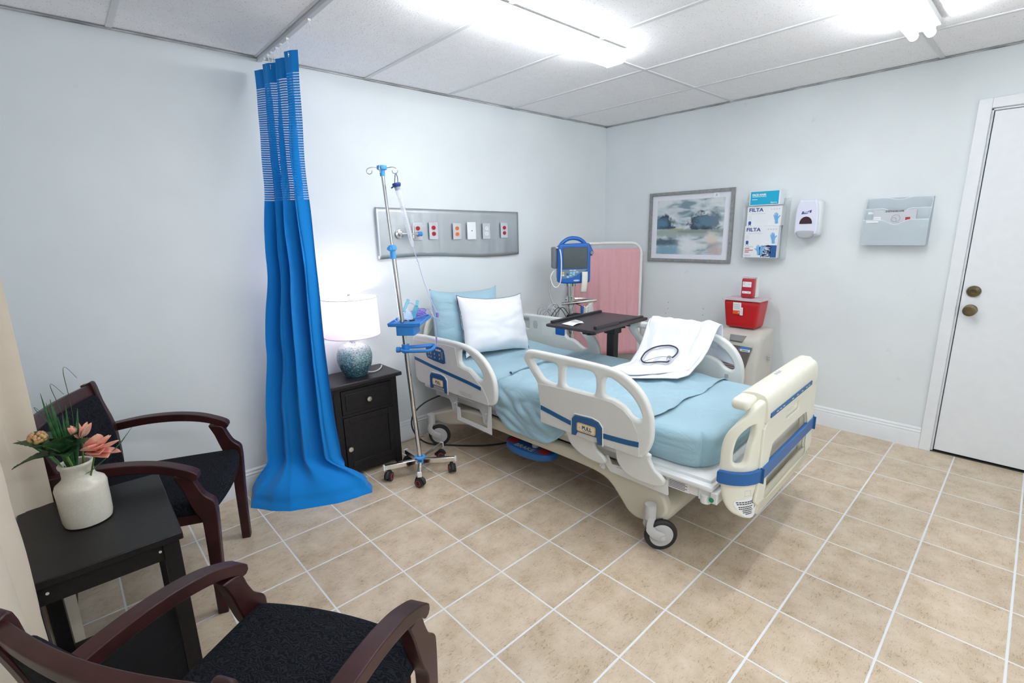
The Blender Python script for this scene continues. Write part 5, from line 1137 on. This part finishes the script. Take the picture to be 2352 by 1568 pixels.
MB().rbox((.018, -.003, .076), (.052, .092, .150), .006, 5).build('wall_bracket', 'white_plastic', sc2)
MB().rbox((-.03, 0, .149), (.062, .094, .008), .003, 3).build('lid', 'lid_clear', sc2)
LB = FR((-.0632, 0, .0), (0, -1, 0), (0, 0, 1))
la = plate([rr(-.033, .030, .083, .122, .002)], .0008, 0, 0, LB).build('label', 'label_white', sc2)
plate([rr(-.033, .030, .035, .052, .002)], .0008, 0, 0, LB).build('label', 'label_white', sc2)
m = MB()
for x, z in ((-.022, .104), (.014, .104), (-.02, .115), (-.022, .043), (.012, .043)): pm = plate([rr(x-.007, x+.007, z-.002, z+.002, .0005)], .0004, 0, 0, LB @ Matrix.Translation((0, 0, .0008))); m.add(pm.v, pm.f)
m.build('label_print', 'ink_grey', la)

# ------------------------------------------------------------------ things on the right wall
pf_ = thing('framed_picture', 'grey framed blue abstract landscape print hanging on the right wall', 'picture', (0, -.878, 1.459))
PW, PH = .376, .294
FRM = FR((-.012, 0, 0), (0, -1, 0), (0, 0, 1))
plate([rr(-PW, PW, -PH, PH, .001), rr(-PW+.026, PW-.026, -PH+.026, PH-.026, .001)], .022, .002, 1, FRM).build('frame', 'frame_grey', pf_)
MB().bx(-.006, -.002, -PW+.02, PW-.02, -PH+.02, PH-.02).build('mat_board', mat('mat_board', (.78, .80, .86), .6), pf_)
m = MB(); pw, ph = .300, .228
m.add([(-.0072, pw, -ph-.002), (-.0072, -pw, -ph-.002), (-.0072, -pw, ph-.002), (-.0072, pw, ph-.002)], [(0, 1, 2, 3)]); m.build('print', 'painting', pf_, uvs=[(0, 0), (1, 0), (1, 1), (0, 1)])
plate([rr(.205, .247, .228, .268, .001)], .001, 0, 0, FR((-.0105, 0, 0), (0, -1, 0), (0, 0, 1))).build('price_sticker', 'label_white', pf_)
m = plate([rr(.216, .238, .236, .240, .001)], .0004, 0, 0, FR((-.0112, 0, 0), (0, -1, 0), (0, 0, 1))); pm = plate([rr(.220, .236, .243, .252, .001)], .0004, 0, 0, FR((-.0112, 0, 0), (0, -1, 0), (0, 0, 1))); m.add(pm.v, pm.f); m.build('sticker_print', 'ink_grey', pf_)
o = MB().bx(-.0095, -.0088, -PW+.027, PW-.027, -PH+.027, PH-.027).build('glass', mat('picture_glass', (.95, .97, 1), .03, alpha=.03), pf_)
# glove box rack
GR = thing('glove_box_rack', 'clear acrylic wall rack holding glove boxes and a mask box', 'rack', (0, -1.51, 1.45))
m = MB(); m.bx(-.004, -.0005, -.15, .15, -.245, .20); m.bx(-.10, -.002, -.147, -.143, -.232, .18); m.bx(-.10, -.002, .143, .147, -.232, .18); m.bx(-.105, -.002, -.147, .147, -.238, -.232); m.bx(-.100, -.002, -.145, .145, .148, .150)
m.build('acrylic_holder', 'acrylic', GR, bevel=.001)
def boxthing(name, label, cat, y0, y1, z0, z1, x0, x1, m_='box_white', group=None):
    t = thing(name, label, cat, ((x0+x1)/2, (y0+y1)/2, z0), 0, group)
    MB().bx(-(x1-x0)/2, (x1-x0)/2, -(y1-y0)/2, (y1-y0)/2, 0, z1-z0).build('carton', m_, t, bevel=.0015)
    return t, FR((-(x1-x0)/2-.0006, 0, 0), (0, -1, 0), (0, 0, 1))
def quadp(F, x0, x1, y0, y1, d=0, r=.001): return plate([rr(x0, x1, y0, y1, r, 2)], .0006, 0, 0, F @ Matrix.Translation((0, 0, d)))
def hand(F, x, y, s, rot, flip=1, lean=0):
    base = [(-.30,-1.2),(-.28,-.5),(-.42,-.1),(-.75,.25),(-.82,.42),(-.68,.48),(-.36,.18),(-.36,.85),(-.30,.98),(-.20,.92),(-.17,.3),(-.10,1.1),(-.02,1.22),(.06,1.1),(.06,.32),(.16,1.02),(.26,1.1),(.32,.98),(.24,.28),(.40,.72),(.50,.78),(.55,.66),(.42,.0),(.30,-.5),(.32,-1.2)]
    c, s_ = math.cos(rot), math.sin(rot)
    return plate([[(x+s*(flip*a*c-b_*s_), y+s*(flip*a*s_+b_*c)) for a, b_ in base]], .0007, 0, 0, F @ Matrix.Translation((0, 0, .0009)))
gl = 'nitrile glove boxes in the clear wall rack'
def glove(label, y0, y1, z0, z1, x0, x1, full):
    t, F = boxthing('glove_box', label, 'glove box', y0, y1, z0, z1, x0, x1); W2 = (y1-y0)/2; Hh = z1-z0
    text('FILTA', .036, F @ Matrix.Translation((-W2+.012, Hh-.028, .0006)), bold=.0009, align='LEFT', width=1.15).build('lettering', 'ink_blue', t)
    m = quadp(F, -W2+.03, W2-.11, Hh-.056, Hh-.052, .0004)
    for k in range(4): pm = quadp(F, W2-.075+.018*k, W2-.065+.018*k, Hh-.030, Hh-.020, .0004); m.add(pm.v, pm.f)
    for k in range(3): pm = quadp(F, -W2+.012, -W2+.035, Hh-.075-.010*k, Hh-.072-.010*k, .0004); m.add(pm.v, pm.f)
    m.build('small_print', mat('faint_print', (.62, .66, .75), .6), t)
    m = quadp(F, -W2+.014, -W2+.034, Hh-.135, Hh-.108, .0004, .006); pm = quadp(F, -W2+.014, -W2+.019, Hh-.143, Hh-.137, .0004, .001); m.add(pm.v, pm.f); pm = quadp(F, -W2+.029, -W2+.034, Hh-.143, Hh-.137, .0004, .001); m.add(pm.v, pm.f); m.build('blue_mark', 'navy', t)
    hand(F, W2-.032, Hh-.088, .034, .12, -1).build('glove_picture', 'glove_blue', t)
    if full:
        z = Hh-.137
        m = quadp(F, W2-.045, W2-.002, .004, z-.004, .0005); 
        for k in range(150):
            a = random.random()**.7; x = W2-.045-.075*(1-a); y = .006+random.random()*(z-.012); ln = .004+.012*random.random(); pm = quadp(F, x, min(x+ln, W2-.04), y, y+.0035, .0005, .0005); m.add(pm.v, pm.f)
        m.build('navy_pattern', 'navy', t)
        m = hand(F, -.010, .058, .032, .15); pm = hand(F, .012, .055, .032, -.12, -1); m.add(pm.v, pm.f); m.build('glove_picture', 'glove_blue', t)
        m = MB()
        for k, l_ in enumerate((.035, .062, .032)): pm = quadp(F, -W2+.010, -W2+.010+l_, .066-.014*k, .071-.014*k, .0004); m.add(pm.v, pm.f)
        m.build('red_print', 'ink_red', t)
        m = MB()
        for k in range(2): pm = quadp(F, -W2+.010, -W2+.060, .018-.008*k, .0205-.008*k, .0004); m.add(pm.v, pm.f)
        for k in range(4): pm = quadp(F, -W2+.022+.013*k, -W2+.030+.013*k, z-.018, z-.013, .0004); m.add(pm.v, pm.f)
        m.build('grey_print', 'ink_grey', t)
    return t
glove('glove box at the bottom of the clear rack with navy patterned corner', -1.625, -1.385, 1.222, 1.455, -.098, -.046, True)
glove('glove box in the middle of the clear rack below the mask box', -1.630, -1.388, 1.455, 1.598, -.085, -.015, False)
t, F = boxthing('mask_box', 'white and cyan face mask box on top of the clear wall rack', 'mask box', -1.615, -1.400, 1.602, 1.708, -.096, -.012)
quadp(F, -.100, .098, .006, .100).build('cyan_panel', 'box_cyan', t)
text('FACE MASK', .019, F @ Matrix.Translation((-.088, .076, .0006)), bold=.0007, align='LEFT').build('lettering', 'ink_white', t)
m = quadp(F, -.088, .012, .062, .065, .0005); pm = quadp(F, -.088, -.050, .042, .0455, .0005); m.add(pm.v, pm.f); m.build('small_print', 'ink_white', t)
text('Dynarex', .012, F @ Matrix.Translation((.066, .018, .0006)), bold=.0006).build('maker_lettering', 'ink_white', t)
# soap dispenser
sd_t = thing('hand_sanitizer_dispenser', 'white wall mounted hand sanitizer dispenser with dark drop window', 'dispenser', (0, -1.806, 1.37))
MB().rbox((-.045, 0, .13), (.088, .160, .250), .03, 8, fn=lambda p: Vector((p.x+.0*p.z, p.y, p.z))).build('side_shell', 'dispenser_side', sd_t, smooth=60)
ofc = [(-.055,.245),(-.035,.255),(.035,.255),(.055,.245),(.068,.20),(.072,.10),(.070,.035),(.05,.02),(-.05,.02),(-.070,.035),(-.072,.10),(-.068,.20)]
plate([[tuple(p)[:2] for p in cr([(a, b_, 0) for a, b_ in ofc], 4, True)]], .032, .012, 4, FR((-.092, .006, 0), (0, -1, 0), (0, 0, 1))).build('front_cover', 'lilac_white', sd_t, smooth=60)
plate([[tuple(p)[:2] for p in cr([(-.05,.045,0),(.05,.045,0),(.052,.02,0),(.03,-.005,0),(-.03,-.005,0),(-.052,.02,0)], 4, True)]], .05, .010, 3, FR((-.088, .006, 0), (0, -1, 0), (0, 0, 1))).build('push_bar', 'grey_plastic', sd_t, smooth=60)
FD = FR((-.1085, .006, 0), (0, -1, 0), (0, 0, 1))
dw = [(.038, .092)]+[(.040*math.cos(a), .096+.046*math.sin(a)) for a in [PI*k/10 for k in range(11)]]+[(-.040, .092)]
plate([dw], .002, 0, 0, FD).build('drop_window', mat('dark_window', (.05, .02, .03), .15), sd_t)
plate([[(-.033,.158),(-.026,.178),(.0,.174),(.030,.186),(.028,.168),(.0,.160)]], .001, 0, 0, FD).build('logo_patch', 'ink_blue', sd_t)
text('Purell', .016, FD @ Matrix.Translation((0, .1695, .0008)), bold=.0004, shear=.2).build('lettering', 'ink_white', sd_t)
# wall file
wf = thing('wall_file', 'translucent blue three tier wall file near the door', 'wall file', (0, -2.295, 1.32))
def tier(z0, z1, x, dip, hz):
    out = [(-.165, z0), (.165, z0), (.165, z1)]
    for k in range(9):
        a = k/8; xx = .075-.15*a; out.append((xx, z1-dip*.5*(1-math.cos(2*PI*a))))
    out.append((-.165, z1)); return out
for z0, z1, x, dp in ((.0, .155, -.075, .03), (.09, .225, -.050, .03), (.15, .292, -.022, .012)):
    m = plate([tier(z0, z1, x, dp, 0)], .003, 0, 0, FR((x, 0, 0), (0, -1, 0), (0, 0, 1))); o = m.build('pocket_front', 'pocket', wf)
    m = MB(); lip = tier(z0, z1, x, dp, 0)[2:]; m.tube([(x, -p[0], p[1]) for p in lip], .0022, 6); m.build('lip', mat('lip', (.80, .86, .90), .3), o)
m = MB(); m.bx(-.004, -.0005, -.168, .168, 0, .292)
for s in (-1, 1):
    m.prism([(-.0005, 0), (-.078, 0), (-.078, .15), (-.026, .285), (-.0005, .288)], s*.165-.0015, s*.165+.0015, Matrix(((1, 0, 0, 0), (0, 0, 1, 0), (0, 1, 0, 0), (0, 0, 0, 1))))
m.bx(-.078, -.0005, -.165, .165, -.002, .001); m.build('back_and_sides', 'pocket', wf)
m = MB()
for z in (.16, .215): m.bx(-.0545 if z > .2 else -.0795, -.0535 if z > .2 else -.0785, .085, .150, z-.022, z-.008)
m.build('label_holder', mat('clear_white', (.80, .84, .84), .4), wf)
ws = MB().bx(-.003, .001, -.10, .12, .08, .215).build('brochure', 'pale_grey'); ws.location = (-.058, -2.295, 1.32); tag(ws, 'grey brochure with stethoscope print standing inside the wall file', 'brochure')
FW_ = FR((-.0034, 0, 0), (0, -1, 0), (0, 0, 1))
m = MB(); m.tube([(-.0045, -.0+.022*math.cos(a), .165+.022*math.sin(a)) for a in [2*PI*k/20 for k in range(20)]], .0014, 5, closed=True); m.tube([(-.0045, .01+.014*math.cos(a), .155+.014*math.sin(a)) for a in [2*PI*k/20 for k in range(20)]], .0012, 5, closed=True); m.tube([(-.0045, -.01, .14), (-.0045, -.04, .125)], .0012, 5); o = m.build('stethoscope_print', 'ink_grey'); o.parent = ws
o = quadp(FW_, .048, .072, .145, .170).build('red_mark', 'ink_red'); o.parent = ws
o = quadp(FW_, -.115, -.078, .10, .175).build('text_block', 'label_white'); o.parent = ws
m = MB()
for k in range(7): pm = quadp(FW_, -.112, -.082, .104+.010*k, .1065+.010*k, .0005); m.add(pm.v, pm.f)
o = m.build('text_lines', 'ink_grey'); o.parent = ws
o = text('STETHOSCOPE', .014, FW_ @ Matrix.Translation((-.01, .2075, .0004)), bold=.0004).build('lettering', 'ink'); o.parent = ws

# ------------------------------------------------------------------ armchairs (local: x forward, y left)
ch = thing('armchair', 'dark mahogany armchair with black seat beside the side table, backed to the left wall', 'armchair', (-3.835, -.606, 0), math.radians(-23.5), 'mahogany waiting room armchairs')
sp = [(-.225,.445),(.0,.44),(.15,.44),(.235,.435),(.262,.455),(.258,.47),(.24,.478),(.10,.492),(-.10,.492),(-.225,.482)]
def seatfn(u, v):
    return None
def seat_map(p):
    x, y, z = p; k = (x+.245)/.51
    y *= (.90+.10*min(1, k*1.2)); x += (.028*(1-(y/.25)**2) if x > .1 else 0)
    if z > 0: z += .012*(1-(x/.26)**2)*(1-(y/.26)**2)
    return Vector((x, y, z))
MB().rbox((.005, 0, .453), (.505, .505, .062), .026, 12, fn=seat_map).build('seat', 'curl', ch, smooth=70)
m = MB(); m.bx(-.215, .215, -.235, .235, .385, .425); m.build('seat_apron', 'mahogany', ch, bevel=.003)
arm = [(-.235,.672),(-.10,.688),(.02,.686),(.12,.668),(.19,.640),(.222,.622)]
XZ = lambda y: Matrix(((1, 0, 0, 0), (0, 0, 1, y), (0, 1, 0, 0), (0, 0, 0, 1)))
for s in (-1, 1):
    tp_ = cr([(a, b_, 0) for a, b_ in arm], 5); bt_ = cr([(a, b_-.034, 0) for a, b_ in arm[:-1]]+[(.210, .588, 0)], 5)
    lo_ = [tuple(p)[:2] for p in tp_]+[(.232, .612), (.233, .598), (.224, .588)]+[tuple(p)[:2] for p in bt_[::-1]]
    MB().prism(lo_, s*.268-.0225, s*.268+.0225, XZ(0)).build('arm', 'mahogany', ch, bevel=.007, seg=3)
    # front leg with its swept arm support
    sup = [(.150,.610),(.205,.600),(.222,.560),(.240,.520),(.268,.490),(.272,.455),(.270,.40),(.258,.20),(.252,0),(.214,0),(.216,.20),(.218,.385),(.214,.425),(.200,.455),(.186,.50),(.170,.56)]
    lo_ = [tuple(p)[:2] for p in cr([(a, b_, 0) for a, b_ in sup[:8]], 3)]+[tuple(p)[:2] for p in cr([(a, b_, 0) for a, b_ in sup[8:]], 3)] if False else [tuple(p)[:2] for p in cr([(a, b_, 0) for a, b_ in sup[:9]], 4)]+[tuple(p)[:2] for p in cr([(a, b_, 0) for a, b_ in sup[9:]], 4)]
    MB().prism(lo_, s*.262-.019, s*.262+.019, XZ(0)).build('front_leg', 'mahogany', ch, bevel=.004)
    bk = [(-.262,.873),(-.237,.877),(-.222,.79),(-.196,.68),(-.192,.55),(-.198,.45),(-.205,.35),(-.235,.18),(-.265,0),(-.300,0),(-.275,.18),(-.242,.35),(-.232,.45),(-.228,.55),(-.235,.68),(-.258,.79),(-.282,.870)]
    k = 9
    lo_ = [tuple(p)[:2] for p in cr([(a, b_, 0) for a, b_ in bk[:9]], 3)]+[tuple(p)[:2] for p in cr([(a, b_, 0) for a, b_ in bk[9:]], 3)]
    MB().prism(lo_, s*.232-.016, s*.232+.016, XZ(0)).build('back_leg', 'mahogany', ch, bevel=.004)
MB().grid(lambda u, v: (-.247-.012*v-.02*math.sin(u*PI), -.218+.436*u, .822+.046*v), 16, 4).build('top_rail', 'mahogany', ch, solid=.024, bevel=.003)
def bp_(p):
    z = p.z; x = p.x-.018*math.cos(p.y/.22*PI/2)
    k = (z+.18)/.36; x += -.045*k*k+.01
    return Vector((x, p.y, z))
MB().rbox((-.208, 0, .655), (.042, .434, .345), .016, 10, fn=bp_).build('backrest', 'curl', ch, smooth=60)
c2 = copy_tree(ch); c2.location = (-3.821, -1.979, 0); c2.rotation_euler = (0, 0, math.radians(30.6))
c2['label'] = 'dark mahogany armchair nearest the camera with patterned black seat, scuffed arms'
ch['label'] = 'dark mahogany armchair behind the side table, nearest the blue curtain'

# ------------------------------------------------------------------ side table and vase
sdt = thing('side_table', 'small black side table with lower shelf between the two armchairs', 'side table', (-4.0325, -1.0633, 0), math.radians(-.5))
TW, TD = .191, .260
MB().bx(-TW, TW, -TD, TD, .577, .60).build('top', 'black_wood', sdt, bevel=.003)
m = MB()
for s in (-1, 1): m.bx(-TW+.05, TW-.05, s*(TD-.035)-.009, s*(TD-.035)+.009, .515, .577); m.bx(s*(TW-.035)-.009, s*(TW-.035)+.009, -TD+.05, TD-.05, .515, .577)
ap = m.build('apron', 'black_wood', sdt, bevel=.002)
m = MB()
for x in (-.12, .13): m.cyl((x, -TD+.0255, .548), (x, -TD+.0235, .548), .004, n=10)
m.build('screw_cap', 'label_white', ap)
for sx_ in (-1, 1):
    for sy in (-1, 1): MB().bx(sx_*(TW-.032)-.021, sx_*(TW-.032)+.021, sy*(TD-.034)-.021, sy*(TD-.034)+.021, 0, .577).build('leg', 'black_wood', sdt, bevel=.002)
MB().bx(-TW+.012, TW-.012, -TD+.014, TD-.014, .040, .058).build('shelf', 'black_wood', sdt, bevel=.002)
va = thing('vase', 'squat cream stoneware jar holding flowers on the black side table', 'vase', (-4.049, -1.0346, .6005))
vp = [(0,.004),(.055,.0),(.062,.004),(.0655,.02),(.0665,.06),(.067,.105),(.068,.128),(.064,.140),(.052,.150),(.044,.158),(.0415,.168),(.0415,.192),(.046,.198),(.047,.206),(.042,.211),(.036,.208),(.034,.19),(.034,.165),(.05,.12),(.05,.02),(0,.015)]
MB().lathe([(a*.956, b_*.956) for a, b_ in vp], n=48).build('jar', 'stone_vase', va, smooth=45)
VO = Vector((-4.049, -1.0346, .6005+.19))
RT = Vector((.739, -.674, 0)); FWD = Vector((.674, .739, 0)); UP = Vector((0, 0, 1))
def leaf_mesh(mb, p0, p1, w_, droop=.0, serr=8, side=None, fold=.25):
    p0, p1 = Vector(p0), Vector(p1); ax = (p1-p0); L = ax.length; ax.normalize(); sd_ = (side or ax.cross(UP)).normalized() if (side or ax.cross(UP)).length > 1e-4 else RT; up = sd_.cross(ax).normalized()
    n = serr*2; rows = []
    for i in range(n+1):
        t = i/n; c = p0.lerp(p1, t)+up*(droop*4*t*(1-t)); ww = w_*math.sin(PI*min(1, t**.8))**.8*(1-.0*t)*(1+(.12 if i % 2 else -.08) if serr > 3 else 1) if 0 < t < 1 else .0005
        rows += [c-sd_*ww+up*fold*ww, c, c+sd_*ww+up*fold*ww]
    mb.add(rows, [(3*i, 3*i+1, 3*i+4, 3*i+3) for i in range(n)]+[(3*i+1, 3*i+2, 3*i+5, 3*i+4) for i in range(n)])
def stem_mb(mb, a, b, r=.0025): mb.tube(cr([a, (Vector(a)+Vector(b))/2+Vector((.004, .003, .01)), b], 5), r, 6)
def flower(label, name, base, head, build_head):
    t = thing(name, label, 'flower' if 'flower' in name or 'bud' in name else 'foliage', tuple(VO), 0)
    m = MB(); stem_mb(m, base, head); m.build('stem', 'stem', t); build_head(t); return t
hd = RT*.098+UP*.062-FWD*.03
def lily(t):
    ax = (RT*.9+UP*.35-FWD*.35).normalized(); s1 = ax.cross(UP).normalized(); s2 = s1.cross(ax)
    for k in range(11):
        a = 2*PI*k/11*1.6+.3; r = .35+.5*((k*37) % 10)/10; d = (ax+ (s1*math.cos(a)+s2*math.sin(a))*r).normalized()
        m = MB(); leaf_mesh(m, hd-ax*.012, hd+d*(.066+.018*((k*13) % 5)/5), .024, -.006, 3, side=d.cross(s2 if abs(d.dot(s2)) < .9 else s1), fold=.5); m.build('petal', 'petal', t, smooth=80, solid=.001)
flower('coral pink open flower leaning out of the right side of the jar', 'flower', (.01, 0, -.10), hd, lily)
def lily2(t):
    c = RT*.030+UP*.098+FWD*.01
    for k in range(8):
        a = 2*PI*k/8; d = (UP*.8+RT*math.cos(a)*.8+FWD*math.sin(a)*.8).normalized(); m = MB(); leaf_mesh(m, c-UP*.01, c+d*.04, .013, -.005, 3, side=d.cross(RT), fold=.4); m.build('petal', mat('petal_peach', (.85, .52, .40), .55, nscale=60, noise_amt=.1) if k == 0 else 'petal', t, smooth=80, solid=.001)
flower('small peach flower behind the grass blades in the middle of the jar', 'flower', (0, .01, -.1), RT*.030+UP*.098+FWD*.01, lily2)
def budh(t):
    c = -RT*.050+UP*.112-FWD*.045; m = MB()
    for k in range(60):
        u = random.random()*2-1; a = random.random()*2*PI; r = math.sqrt(1-u*u*.8); p = c+(RT*math.cos(a)*r+FWD*math.sin(a)*r)*.019+UP*u*.014; m.rbox(tuple(p), (.010, .010, .011), .004, 1)
    m.build('bud_cluster', 'bud', t, smooth=80)
flower('tight pink bud cluster on the left side of the jar', 'flower_bud', (-.01, 0, -.1), -RT*.050+UP*.10-FWD*.045, budh)
t = thing('leaf_sprig', 'sprig of broad serrated dark green leaves in the jar', 'foliage', tuple(VO))
m = MB(); stem_mb(m, (0, -.012, -.12), tuple(-FWD*.028+UP*.06), .004); m.build('stem', 'stem', t)
c = -FWD*.028+UP*.05
for e, w_, dr in [(-RT*.135+UP*.018-FWD*.06, .036, .012), (-RT*.155+UP*.085-FWD*.02, .024, .012), (RT*.055+UP*.120-FWD*.05, .040, .014), (RT*.095+UP*.085-FWD*.02, .030, .012), (-RT*.06+UP*.095-FWD*.06, .034, .012), (-RT*.125+UP*.105+FWD*.02, .026, .010), (RT*.0+UP*.115-FWD*.06, .034, .010), (RT*.05+UP*.06-FWD*.07, .026, .006), (-RT*.09+UP*.045-FWD*.07, .028, .008)]:
    m = MB(); leaf_mesh(m, c, e, w_, dr, 9); m.build('leaf', 'leaf', t, smooth=80, solid=.0006)
t = thing('grass_sprig', 'spray of long thin green grass blades rising from the jar', 'foliage', tuple(VO))
for e, dr in [(-RT*.055+UP*.235, .006), (-RT*.045+UP*.205, .004), (-RT*.035+UP*.19+FWD*.01, .004), (-RT*.03+UP*.215, .004), (-RT*.02+UP*.16, .0), (-RT*.005+UP*.165, 0), (RT*.012+UP*.195, 0), (RT*.045+UP*.185, -.006), (RT*.035+UP*.15, -.004), (RT*.215+UP*.130-FWD*.02, .012), (-RT*.03+UP*.17, .005), (-RT*.0+UP*.14, 0), (-RT*.15+UP*.09-FWD*.01, .02)]:
    m = MB(); leaf_mesh(m, -RT*.008*random.random()-UP*.05-FWD*.01, e, .0072, dr, 2, side=RT if abs(e.z) > abs(e.x) else UP.cross(RT), fold=.3); m.build('blade', 'grass', t, smooth=80, solid=.0005)
for e in (RT*.03+UP*.31-FWD*.0, -RT*.02+UP*.26, -RT*.085+UP*.19):
    m = MB(); m.tube(cr([(0, 0, -.03), tuple(e*.55+RT*.01), tuple(e), tuple(e+RT*.035-UP*.03)], 6), [.0009]*12+[.0006]*7, 5); m.build('blade', 'leaf', t)

# ------------------------------------------------------------------ beige window curtain at the left
def bc(u, v):
    P_ = [(-4.126, -.800), (-4.155, -.812), (-4.20, -.825), (-4.26, -.87), (-4.275, -.98), (-4.28, -1.1), (-4.27, -1.24), (-4.228, -1.325), (-4.185, -1.352), (-4.168, -1.40), (-4.19, -1.48), (-4.21, -1.54), (-4.17, -1.63), (-4.20, -1.74), (-4.26, -1.86), (-4.24, -2.0), (-4.29, -2.12), (-4.27, -2.25)]
    k = u*(len(P_)-1); i = min(int(k), len(P_)-2); f = k-i
    q = cr([(P_[j][0], P_[j][1], 0) for j in range(max(0, i-1), min(len(P_), i+3))], 1)
    a, b_, c_, d_ = [Vector((*P_[max(0, min(len(P_)-1, i+j))], 0)) for j in (-1, 0, 1, 2)]
    p = .5*((2*b_)+(-a+c_)*f+(2*a-5*b_+4*c_-d_)*f*f+(-a+3*b_-3*c_+d_)*f**3)
    z = .03+(2.12-.03)*v; gz = .72 if z > 1.2 else 1
    x = p.x+(nz((u*10, z*1.6, 0), 1, 2)*.012+abs(nz((u*6, z*4, 0), 1, 5))*.008)*min(1, u*8)
    if u < .12: x += (1.1-z)*-.014
    return (x, p.y+nz((u*8, z*2, 3), 1, 1)*.012*min(1, u*8), z)
bcu = MB().grid(bc, 260, 60).build('window_curtain', 'beige_fabric', smooth=80); tag(bcu, 'heavy beige curtain hanging at the left edge behind the side table', 'curtain')
m = MB(); m.cyl((-4.30, -2.35, 2.14), (-4.30, -.6, 2.14), .012); 
for y in (-2.3, -.64): m.cyl((-4.47, y, 2.14), (-4.30, y, 2.14), .008, n=8)
rd = m.build('curtain_rod', 'steel'); tag(rd, 'steel curtain rod holding the beige curtain', 'curtain rod')

# ------------------------------------------------------------------ loose cable on the floor and wall marks
m = MB(); m.tube(cr([(-2.08, -.24, .36), (-2.25, -.16, .30), (-2.345, -.14, .22), (-2.36, -.16, .12), (-2.30, -.22, .03), (-2.17, -.34, .007), (-2.02, -.50, .006), (-1.88, -.58, .006), (-1.75, -.60, .006), (-1.55, -.50, .006), (-1.35, -.3, .006)], 8), .006, 8)
tag(m.build('power_cord', 'cord_black'), 'thick black power cord looping from the bed head onto the floor', 'cord')
m = MB()
for y, z in ((-.72, .80), (-.72, .745), (-1.05, .775), (-1.05, .72), (-.70, .70)): m.cyl((-.0015, y, z), (0, y, z), .005, n=10)
struct(m.build('trim_6', 'ink_grey'))
